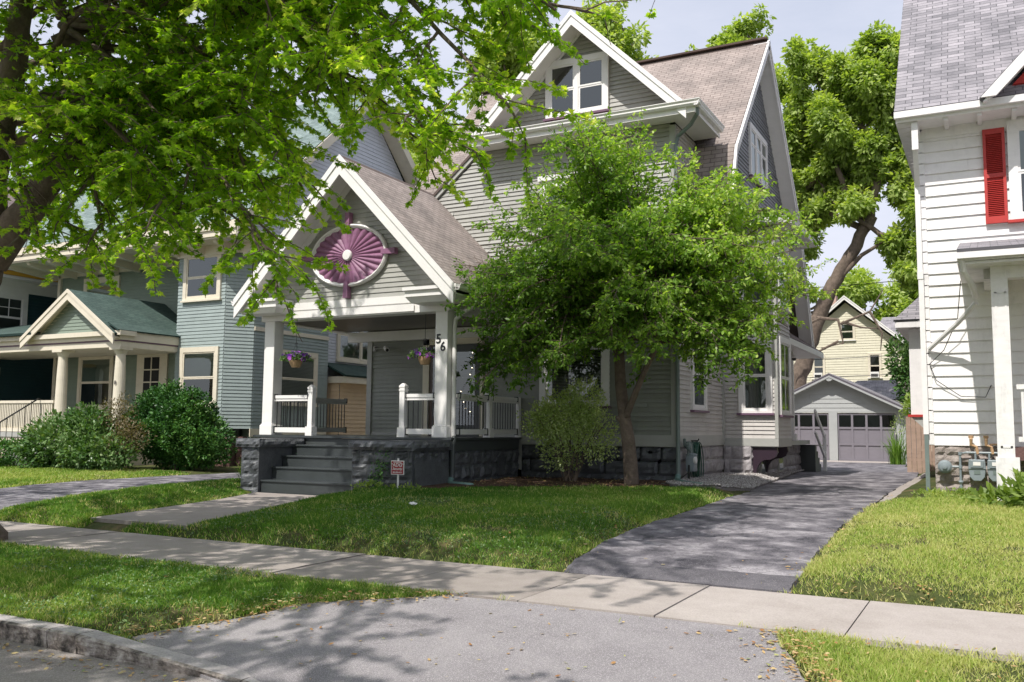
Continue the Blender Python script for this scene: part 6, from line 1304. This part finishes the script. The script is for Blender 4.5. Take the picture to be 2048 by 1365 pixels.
# -- small crabapple in front of the house
def crab():
    loc=(-6.35,16.9,.1); o=thing('crabapple_tree','small crabapple tree with slender forked trunk in front of the grey house','tree',loc); T=Tree(31)
    T.limb([(-6.30,16.9,0),(-6.33,16.88,.7),(-6.42,16.85,1.4),(-6.50,16.85,2.1),(-6.55,16.85,2.9)],.155,.10,12,.02)
    T.limb([(-6.30,16.9,0),(-6.28,16.88,.05),(-6.2,16.8,-.05)],.2,.1,8,0)
    T.limb([(-6.42,16.83,1.45),(-6.25,16.75,1.75),(-5.95,16.6,2.3),(-5.65,16.5,2.8),(-5.3,16.4,3.3)],.075,.045,9,.02)
    T.limb([(-6.38,16.85,1.38),(-6.5,16.8,1.42),(-6.56,16.78,1.5)],.055,.05,7,0)
    T.limb([(-6.54,16.85,2.7),(-6.9,16.7,3.5),(-7.2,16.6,4.3)],.08,.05,8,.03); T.limb([(-6.55,16.85,2.8),(-6.3,16.9,3.8),(-6.3,16.9,4.9)],.08,.04,8,.03)
    r=np.random.default_rng(4); cen=np.array([-6.4,16.3,3.9])
    tips=[]
    for i in range(170):
        th=r.uniform(0,2*math.pi); q=r.uniform(-.75,1)
        rx=3.5 if math.cos(th)<0 else 3.75
        ry=1.75 if math.sin(th)>0 else 2.6
        rr=math.sqrt(max(0,1-abs(q)**2.6)); tip=cen+np.array([rx*math.cos(th)*rr*r.uniform(.6,1),ry*math.sin(th)*rr*r.uniform(.5,1),0])
        tip[2]=4.0+(2.35*q if q>0 else 2.1*q)+(.7*math.exp(-((tip[0]+6.6)/1.2)**2)*(q>.6))
        if tip[0]<-5.8: tip[1]=min(tip[1],17.95)
        tips.append(tip)
    tips+= [np.array(t) for t in ((-9.5,16.3,3.0),(-9.3,16.0,2.5),(-9.0,16.8,3.5),(-8.6,16.5,4.3),(-8.5,17.3,5.0),(-7.9,16.8,5.9),(-6.6,16.6,7.35),(-6.1,16.7,7.2),(-6.9,16.8,6.9),(-5.2,16.6,6.5),(-4.6,16.8,6.1),(-3.9,17.2,5.6),(-3.3,17.4,5.0),(-2.95,17.5,4.3),(-2.8,17.2,3.7),(-3.2,16.6,3.1),(-3.9,16.2,2.4),(-4.6,16.2,2.2),(-9.0,15.6,2.2),(-8.1,15.6,2.3))]
    for tip in tips:
        st=np.array([(-6.9,16.7,3.4),(-6.3,16.9,3.8),(-5.6,16.5,2.9)][r.choice([0,1,2],p=[.4,.35,.25] if tip[0]<-6 else [.1,.45,.45])]); mid=(st+tip)/2+np.array([0,0,.45])+r.normal(size=3)*.15
        if mid[0]<-5.8: mid[1]=min(mid[1],17.9)
        path=T.limb([st,mid,tip],.022,.008,5,.02); T.sub(path,.30,.20,.66,.35,.008,1,.8,.8)
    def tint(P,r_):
        return np.clip(.28+.42*(P[:,0]+6.2)/3.4*.55+.12*(P[:,2]-4)/2.5+.3*(vnoise(P[:,0],P[:,2],1.6,6)-.5)+r_.normal(size=len(P))*.16,0,1)  # light on the crown put into leaf tint, paler to the right and upwards
    T.mb.build('trunk',M['bark'],o,smooth=True)
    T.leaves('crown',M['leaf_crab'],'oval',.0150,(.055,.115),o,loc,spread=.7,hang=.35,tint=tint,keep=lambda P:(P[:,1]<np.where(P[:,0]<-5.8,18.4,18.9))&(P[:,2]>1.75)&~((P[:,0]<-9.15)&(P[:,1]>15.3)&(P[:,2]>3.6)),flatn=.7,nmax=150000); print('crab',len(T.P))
crab()
# -- bushes
def blob_leaves(o,loc,lobes,n,kind,mat,size,name='foliage',holes=0,hs=1.,tintb=.45,seed=1,upb=.3,inner=.55,stems=0,stemmat=None,flatn=.6,hang=0.):
    r=np.random.default_rng(seed); vol=np.array([l[3]*l[4]*l[5] for l in lobes]); c=r.choice(len(lobes),n,p=vol/vol.sum()); Lb=np.array([l[:6] for l in lobes])[c]
    d=unit(r.normal(size=(n,3))); rad=r.uniform(inner**3,1,n)**(1/3); sh=.62+.62*vnoise(d[:,0]*2+c*3.1,d[:,1]*2+d[:,2]*2,1.9,seed)
    P=Lb[:,:3]+d*Lb[:,3:6]*(rad*sh)[:,None]; k=P[:,2]>loc[2]+.02
    if holes: k&=(vnoise(P[:,0]+.6*P[:,1],P[:,2]+.5*P[:,1],hs,seed+7)*.6+vnoise(P[:,0]-P[:,1],P[:,2]-.4*P[:,0],hs*2.3,seed+9)*.4)>holes
    P,d=P[k],d[k]; n=len(P)
    ax=d+r.normal(size=(n,3))*.6; ax[:,2]+=upb-hang; nr=d*.6+r.normal(size=(n,3))*.4+np.array([0,0,flatn])
    t=np.clip(tintb+.45*(vnoise(P[:,0]*1.0,P[:,2]+P[:,1],2.2,seed+3)-.5)+r.normal(size=n)*.14,0,1)
    m=leaves_mesh(name,mat,kind,P,ax,nr,r.uniform(size[0],size[1],n),t,o,loc)
    if stems:
        q=MB(); rd=random.Random(seed)
        for i in range(stems):
            l=rd.choice(lobes); x,y,z=l[0]+rd.uniform(-.5,.5)*l[3],l[1]+rd.uniform(-.5,.5)*l[4],l[2]+rd.uniform(0,.6)*l[5]
            b0=(loc[0]+rd.uniform(-.12,.12),loc[1]+rd.uniform(-.1,.1),loc[2]-.05); q.tube([b0,((b0[0]*.6+x*.4),(b0[1]*.6+y*.4),(b0[2]*.5+z*.5)),(x,y,z)],[.016,.011,.005],5)
        q.build('stem',stemmat or M['bark'],o)
    return m
def bush(name,label,cat,loc,lobes,n,kind,mat,size,group=None,**k):
    o=thing(name,label,cat,loc,group); blob_leaves(o,loc,lobes,n,kind,mat,size,**k); return o
bush('yew_bush','tall dark green feathery yew bush against the blue-green house','bush',(-18.9,16.9,.05),[(-19.0,16.9,.9,1.2,.85,.9),(-18.5,16.8,1.35,.85,.75,.75),(-19.7,16.9,1.6,.7,.6,.72),(-18.0,17.0,.8,.7,.7,.7),(-19.1,16.8,2.0,.4,.4,.42),(-18.2,16.7,1.85,.35,.35,.35),(-20.1,16.6,1.1,.5,.5,.6)],52000,'oval',M['leaf_yew'],(.05,.11),seed=41,upb=.35,stems=10,inner=.3,holes=.30,hs=3.2,hang=.1)
bush('laurel_bush','broad green shrub with pale glossy leaves left of the yew','bush',(-21.4,15.6,.05),[(-21.6,15.6,.75,1.3,.8,.75),(-20.6,15.6,.65,1.0,.75,.7),(-22.3,15.5,.6,.85,.7,.6),(-20.9,15.7,1.2,.8,.6,.55),(-19.9,15.5,.5,.8,.6,.5)],15000,'oval',M['leaf_rhodo'],(.08,.14),seed=42,stems=14,tintb=.5)
bush('barberry_bush','thin reddish-brown bush rising between the laurel and the yew','bush',(-20.2,16.1,.05),[(-20.2,16.1,1.25,.55,.5,.75),(-19.5,15.8,.9,.7,.5,.45)],3600,'oval',M['leaf_barberry'],(.04,.08),seed=43,stems=30,inner=.1)
bush('low_shrub','low dark green shrub beside the steps of the blue-green house','bush',(-24.3,15.4,.05),[(-24.3,15.4,.4,1.0,.6,.45),(-25.6,15.3,.5,.9,.6,.5)],5000,'oval',M['leaf_yew'],(.07,.12),seed=44)
bush('young_bush','airy pale-leaved bush with several thin stems under the front window','bush',(-7.85,17.4,.12),[(-7.9,17.2,1.45,.8,.55,.6),(-7.45,17.2,1.8,.55,.45,.5),(-8.35,17.15,1.35,.55,.45,.45),(-7.2,17.2,1.1,.5,.4,.55),(-8.0,17.3,.85,.5,.4,.55)],11000,'oval',M['leaf_pale'],(.04,.075),seed=45,stems=26,inner=.15,tintb=.5)
bush('hosta_plant','leafy green hosta at the foot of the white porch pillar','plant',(.75,15.9,.1),[(.75,15.9,.25,.8,.5,.35),(.15,16.1,.15,.55,.35,.2),(1.1,15.7,.4,.6,.4,.35)],1500,'oval',M['leaf_back'],(.12,.2),seed=46,tintb=.25)
bush('weed_patch','low bright weeds along the stone base of the white house','weeds',(-.4,17.9,.1),[(-.95,17.6,.12,.4,.3,.12),(-.3,17.7,.12,.6,.35,.14),(-.6,17.0,.1,.7,.4,.08)],2600,'oval',M['leaf_back'],(.04,.08),seed=47,tintb=.35)
bush('bed_plants','scattered small weeds at the foot of the stone step wall','weeds',(-10.3,13.9,.0),[(-10.4,13.9,.1,.5,.15,.12),(-9.6,13.95,.08,.4,.15,.1)],420,'oval',M['leaf_back'],(.05,.09),seed=48,tintb=.2)
o=thing('ivy','thin ivy climbing the dark stone step wall','ivy',(-10.3,14.05,.0)); r_=np.random.default_rng(5); n=330; t=r_.uniform(0,1,n); xx=-10.62+.45*t+r_.normal(size=n)*.05*(1+t)+np.where(r_.uniform(size=n)<.5,.0,.25-t*.3); leaves_mesh('foliage',M['leaf_yew'],'oval',np.stack([xx,14.02+r_.normal(size=n)*.012,.02+t*.85*r_.uniform(.5,1,n)],1),r_.normal(size=(n,3)),np.tile([0,-1.,.2],(n,1))+r_.normal(size=(n,3))*.4,r_.uniform(.03,.06,n),r_.uniform(.2,.9,n),o,(-10.3,14.05,0))
def strap(name,label,loc,n,h,rad,seed,mat='leaf_lily'):
    o=thing(name,label,'plant',loc); r=np.random.default_rng(seed); P=[];F=[]; mb=MB(); tints=[]
    for i in range(n):
        th=r.uniform(0,2*math.pi); out=r.uniform(.3,1); c,s_=math.cos(th),math.sin(th); hh=h*r.uniform(.7,1.1); w=.012+.008*r.uniform(); b0=np.array(loc)+np.array([c,s_,0])*r.uniform(0,rad*.35); sd=np.array([-s_,c,0])*w; prev=None
        for k in range(6):
            t=k/5; p=b0+np.array([c,s_,0])*rad*out*t*t*.9+np.array([0,0,hh*(t*1.5-1.05*out*t*t)]); ww=sd*(1-t*.9)
            if prev is not None: mb.quad(prev[0],prev[1],p+ww,p-ww)
            prev=(p-ww,p+ww)
        tints+= [min(1,max(0,r.normal(.5,.2)))]*20
    f=mb.build('foliage',M[mat],o); at=f.data.attributes.new('tint','FLOAT','POINT'); at.data.foreach_set('value',tints); return o
strap('daylily_clump','bright green daylily clump at the right corner of the garage',(-3.35,38.4,-.05),170,1.25,.95,61)
strap('daylily_clump','small daylily clump beside the left stone step wall',(-14.2,14.6,-.02),90,.55,.42,62)
q=MB(); rd=random.Random(3); S=thing('seed_stalks','thin pale seed stalks growing behind the garage daylilies','plant',(-3.4,39.3,0))
for i in range(16): x=-3.5+rd.uniform(-.25,.45); q.tube([(x,39.3,0),(x+rd.uniform(-.1,.1),39.3,1.0),(x+rd.uniform(-.25,.25),39.3,rd.uniform(1.3,2.0))],.008,4)
q.build('stem',M['leaf_lily'],S); blob_leaves(S,(-3.4,39.3,0),[(-3.3,39.3,1.5,.35,.2,.45)],260,'oval',M['leaf_pale'],(.04,.07),seed=63)
# -- background trees
def bigtree(name,label,loc,trunk,lobes,n,seed,size=(.35,.6),tintb=.5,kind='frond',mat='leaf_back',group=None,bark='bark',limbs=10,inner=.15):
    o=thing(name,label,'tree',loc,group); T=Tree(seed)
    for pts,a,b_ in trunk: T.limb(pts,a,b_,12,.05)
    top=np.array(trunk[0][0][-1]); r=np.random.default_rng(seed)
    for l in lobes[:limbs]:
        c=np.array(l[:3]); st=np.array(trunk[r.integers(len(trunk))][0][-1]); T.limb([st,(st+c)/2+r.normal(size=3)*.5,c+np.array([0,0,l[5]*.4])],.14,.03,7,.1)
        for k in range(4): e=c+unit(r.normal(size=(1,3)))[0]*np.array(l[3:6])*.8; T.limb([c-np.array([0,0,.4]),(c+e)/2,e],.05,.015,5,.08)
    T.mb.build('trunk',M[bark],o,smooth=True)
    sub=[]
    for l in lobes:
        for k in range(7):
            dd=unit(r.normal(size=(1,3)))[0]*r.uniform(.35,1.05); R=r.uniform(.28,.5); sub.append((l[0]+dd[0]*l[3],l[1]+dd[1]*l[4],l[2]+dd[2]*l[5],l[3]*R,l[4]*R,l[5]*R*1.35))
    lobes=[(a,b_,c,d_*.62,e*.62,f*.62) for a,b_,c,d_,e,f in lobes]+sub
    blob_leaves(o,loc,lobes,int(n*2.6),'oval',M[mat],(size[0]*.62,size[1]*.68),'crown',.33,1.6,tintb,seed,upb=-.1,inner=inner,flatn=.8,hang=.3)
    return o
def lobeset(cx,cy,z0,z1,rx,ry,n,seed,rmin=1.3,rmax=2.2):
    r=np.random.default_rng(seed); out=[]
    for i in range(n):
        t=r.uniform(0,1); z=z0+(z1-z0)*t; k=math.sin(math.pi*(.12+.8*t))**.6; th=r.uniform(0,6.28); q=math.sqrt(r.uniform(0,1)); R=r.uniform(rmin,rmax)
        out.append((cx+rx*k*q*math.cos(th),cy+ry*k*q*math.sin(th),z,R,R,R*.8))
    return out
# leaning walnut behind the garage
wl=[(-8.8,47,15.5,1.6,2,1.6),(-8.2,47,17.6,1.5,1.8,1.7),(-7.6,46,19.6,1.0,1.4,1.2),(-7.6,47,14.0,1.4,1.8,1.3),(-6.6,46,16.2,1.6,2,1.6),(-6.1,46,18.8,1.2,1.5,1.3),(-5.0,46,17.6,1.5,1.8,1.7),(-4.6,46,20.0,1.3,1.5,1.2),(-3.4,46,19.4,1.3,1.5,1.3),(-3.3,46,17.0,1.5,1.8,1.6),(-4.6,46,14.9,1.6,1.8,1.4),(-3.0,46,14.2,1.4,1.6,1.5),(-5.9,47,13.4,1.5,1.8,1.2),(-2.6,46,12.0,1.2,1.4,1.2),(-3.6,46,10.4,1.1,1.4,.8),(-8.9,47.5,12.6,1.1,1.5,1.1),(-2.4,46,9.6,.9,1.2,1.0),(-8.2,47,10.8,.9,1.3,.7),(-5.4,45.5,12.0,1.0,1.3,.7),(-3.3,45,8.6,.9,1.0,.6),(-2.3,45.5,11.2,1.0,1.2,1.2),(-3.6,46,12.9,1.3,1.4,1.0),(-7.4,46.5,12.3,1.2,1.4,.8),(-9.2,47.5,11.0,.9,1.2,.9),(-9.0,47.5,9.4,.8,1,.8),(-2.4,45.5,8.3,.8,1,.8),(-6.6,47,19.6,1.2,1.4,1.2),(-8.9,47,19.3,.8,1.2,1.2),(-5.7,46.5,15.0,1.5,1.6,1.3),(-8.6,48,14.2,1.4,1.6,1.5),(-6.8,48,17.9,1.5,1.6,1.5),(-2.3,47,15.8,1.2,1.4,1.5),(-2.4,47,18.0,1.1,1.4,1.3),(-5.0,47,13.4,1.3,1.4,1.2),(-7.9,48,12.3,1.1,1.4,1.0),(-2.2,46.5,13.2,1.0,1.3,1.2),(-9.2,48,8.3,.9,1.2,.9),(-2.9,46,9.0,1.0,1.2,.9)]
bigtree('walnut_tree','large leaning walnut tree with thick grey trunk behind the garage','' or (-8.8,46,0),[([(-8.9,46,0),(-8.6,46,3),(-7.9,46,5.4),(-7.0,46,7.7),(-5.9,46,9.7),(-4.8,46,11.6)],.56,.26),([(-5.0,46,11.3),(-4.6,46,13),(-4.2,46,15.5)],.24,.12),([(-5.1,46,11.2),(-5.9,46,12.8),(-6.6,46,15)],.24,.1),([(-6.6,46,8.4),(-5.6,45.8,9.4),(-4.2,45.6,10.4)],.16,.07),([(-5.2,46,11),(-7,46.5,12.2),(-8.6,47,13)],.18,.08)],wl,52000,71,(.28,.5),.5)
db=MB(); 
for P_ in ([(-7.2,44.5,6.6),(-6.2,44,6.4),(-6.0,44,5.3),(-7.0,44,5.1)],[(-6.1,44,6.2),(-4.8,43.9,6.7),(-4.2,43.9,7.7)],[(-6.0,44,6.3),(-5.2,44,6.0),(-4.4,44,5.9)],[(-4.8,43.9,6.7),(-4.3,43.9,5.7),(-4.4,44,4.9)],[(-7.0,44.4,6.6),(-8.2,44.3,6.0),(-8.6,44.2,5.4)],[(-6.2,44,5.4),(-7.2,44,4.9),(-8.0,44,4.9)]): db.tube(P_,[.09,.07,.045,.02][:len(P_)] if len(P_)==4 else [.07,.045,.02],6)
o=db.build('dead_branch',M['bark'],bpy.data.objects['walnut_tree'])
# crowns rising behind the grey house
bigtree('tall_tree','tall bright green tree rising left of the front gable behind the roof',(-22,38,0),[([(-22,38,0),(-22,38,9),(-21.5,38,15)],.4,.2)],lobeset(-21.5,38,12,20.5,4.6,3,16,81)+[(-25.6,38,13,1.8,1.8,1.8),(-26.3,38,15,1.6,1.6,1.6)],20000,81,(.3,.5),.62)
bigtree('tall_tree','tree with a rounded crown showing just right of the front gable peak',(-15,38,0),[([(-15,38,0),(-15,38,9),(-15,38,17)],.35,.15)],[(-15.4,38,20.3,1.5,1.5,1.3),(-14.6,38,18.8,1.5,1.5,1.3),(-15.4,38,17,1.9,1.9,1.5),(-14.2,38,17.2,1.2,1.2,1.1),(-15,38,15,2,2,1.6)],7500,82,(.28,.48),.6)
bigtree('tall_tree','treetops peeping over the long brown roof ridge',(-10.5,40,0),[([(-10.5,40,0),(-10.5,40,9),(-10.5,40,15)],.35,.15)],[(-14.3,40,18.3,.75,.8,.9),(-13.2,40,17.9,.45,.6,.5),(-11.4,40,18.4,.75,.8,.5),(-10.6,40,18.8,.7,.8,.6),(-9.7,40,19.3,.75,.8,.6),(-9.0,40,19.7,.7,.8,.5),(-12,40,16.6,2.4,1.5,.9),(-9.5,40,17.3,1.8,1.5,1.2)],7000,83,(.26,.42),.55)
far=[]
def fartree(x,y,h,R,label,seed,n=7000,tb=.55,mat='leaf_back'):
    return bigtree('background_tree',label,(x,y,0),[([(x,y,0),(x+.2,y,h*.4),(x,y,h*.7)],.35,.12)],lobeset(x,y,h*.35,h*.95,R,R*.7,11,seed,R*.28,R*.45),n,seed,(.4,.75),tb,'frond',mat,'background trees behind the houses',limbs=5)
fartree(-6.5,76,14.5,4.5,'pale green tree standing behind the yellow house gable',91)
fartree(-2.5,70,12,3.5,'green tree behind the yellow house, just left of the white house',92)
fartree(-13.5,74,15,4.5,'distant tree left of the yellow house chimney',93)
fartree(-42,40,19,6.5,'sunny yellow-green tree seen through the maple above the teal house',94,11000,.7)
fartree(-52,46,21,7,'tall tree at the far left behind the teal house',95,11000,.6)
fartree(-32,44,20,6,'bright tree rising behind the blue-green house roof',96,11000,.65)
fartree(-62,36,17,6,'leftmost distant tree beyond the teal house',97,7000,.5)
fartree(-20,62,17,6,'distant tree filling the gap between the blue-green and grey houses',98,7000,.5)
fartree(3,64,15,5,'distant tree hidden mostly behind the white house',99,4000,.5)
fartree(-27,60,16,6,'distant tree behind the blue-green house chimney side',100,6000,.5)
bush('magnolia_bush','tall dark-leaved shrub between the garage and the white house','bush',(-2.9,46.5,0),[(-3.2,46.5,3.6,.9,.9,1.6),(-2.4,46.5,5.0,1.1,1,1.8),(-2.5,46.5,2.5,1.0,.9,1.5),(-3.7,46.5,4.7,.8,.7,1.2),(-2.1,46,3.4,.9,.9,1.6)],9000,'oval',M['leaf_rhodo'],(.16,.26),seed=64,tintb=.4,stems=8)
bush('vine_bush','bright green bush leaning over the wooden fence','bush',(-1.9,31.5,0),[(-2.0,31.4,2.0,.55,.4,.45),(-1.6,31.4,2.2,.5,.4,.45)],2200,'oval',M['leaf_back'],(.08,.15),seed=65,tintb=.4)
def hedge_far():
    r=np.random.default_rng(9); n=26000; x=r.uniform(-160,120,n); y=95+r.uniform(0,10,n); z=r.uniform(0,1,n)**.8*(6+4*vnoise(x,x*0,.12,4)+3*vnoise(x,x*0,.5,5))
    d=unit(r.normal(size=(n,3))); o=leaves_mesh('distant_treeline',M['leaf_back'],'frond',np.stack([x,y,z],1),d,rdir(n),r.uniform(1.2,2.4,n),np.clip(.3+.3*vnoise(x,z,.4,7)+r.normal(size=n)*.1,0,1)); tag(o,'far continuous line of trees closing the view behind the houses','treeline',kind='stuff')
hedge_far()
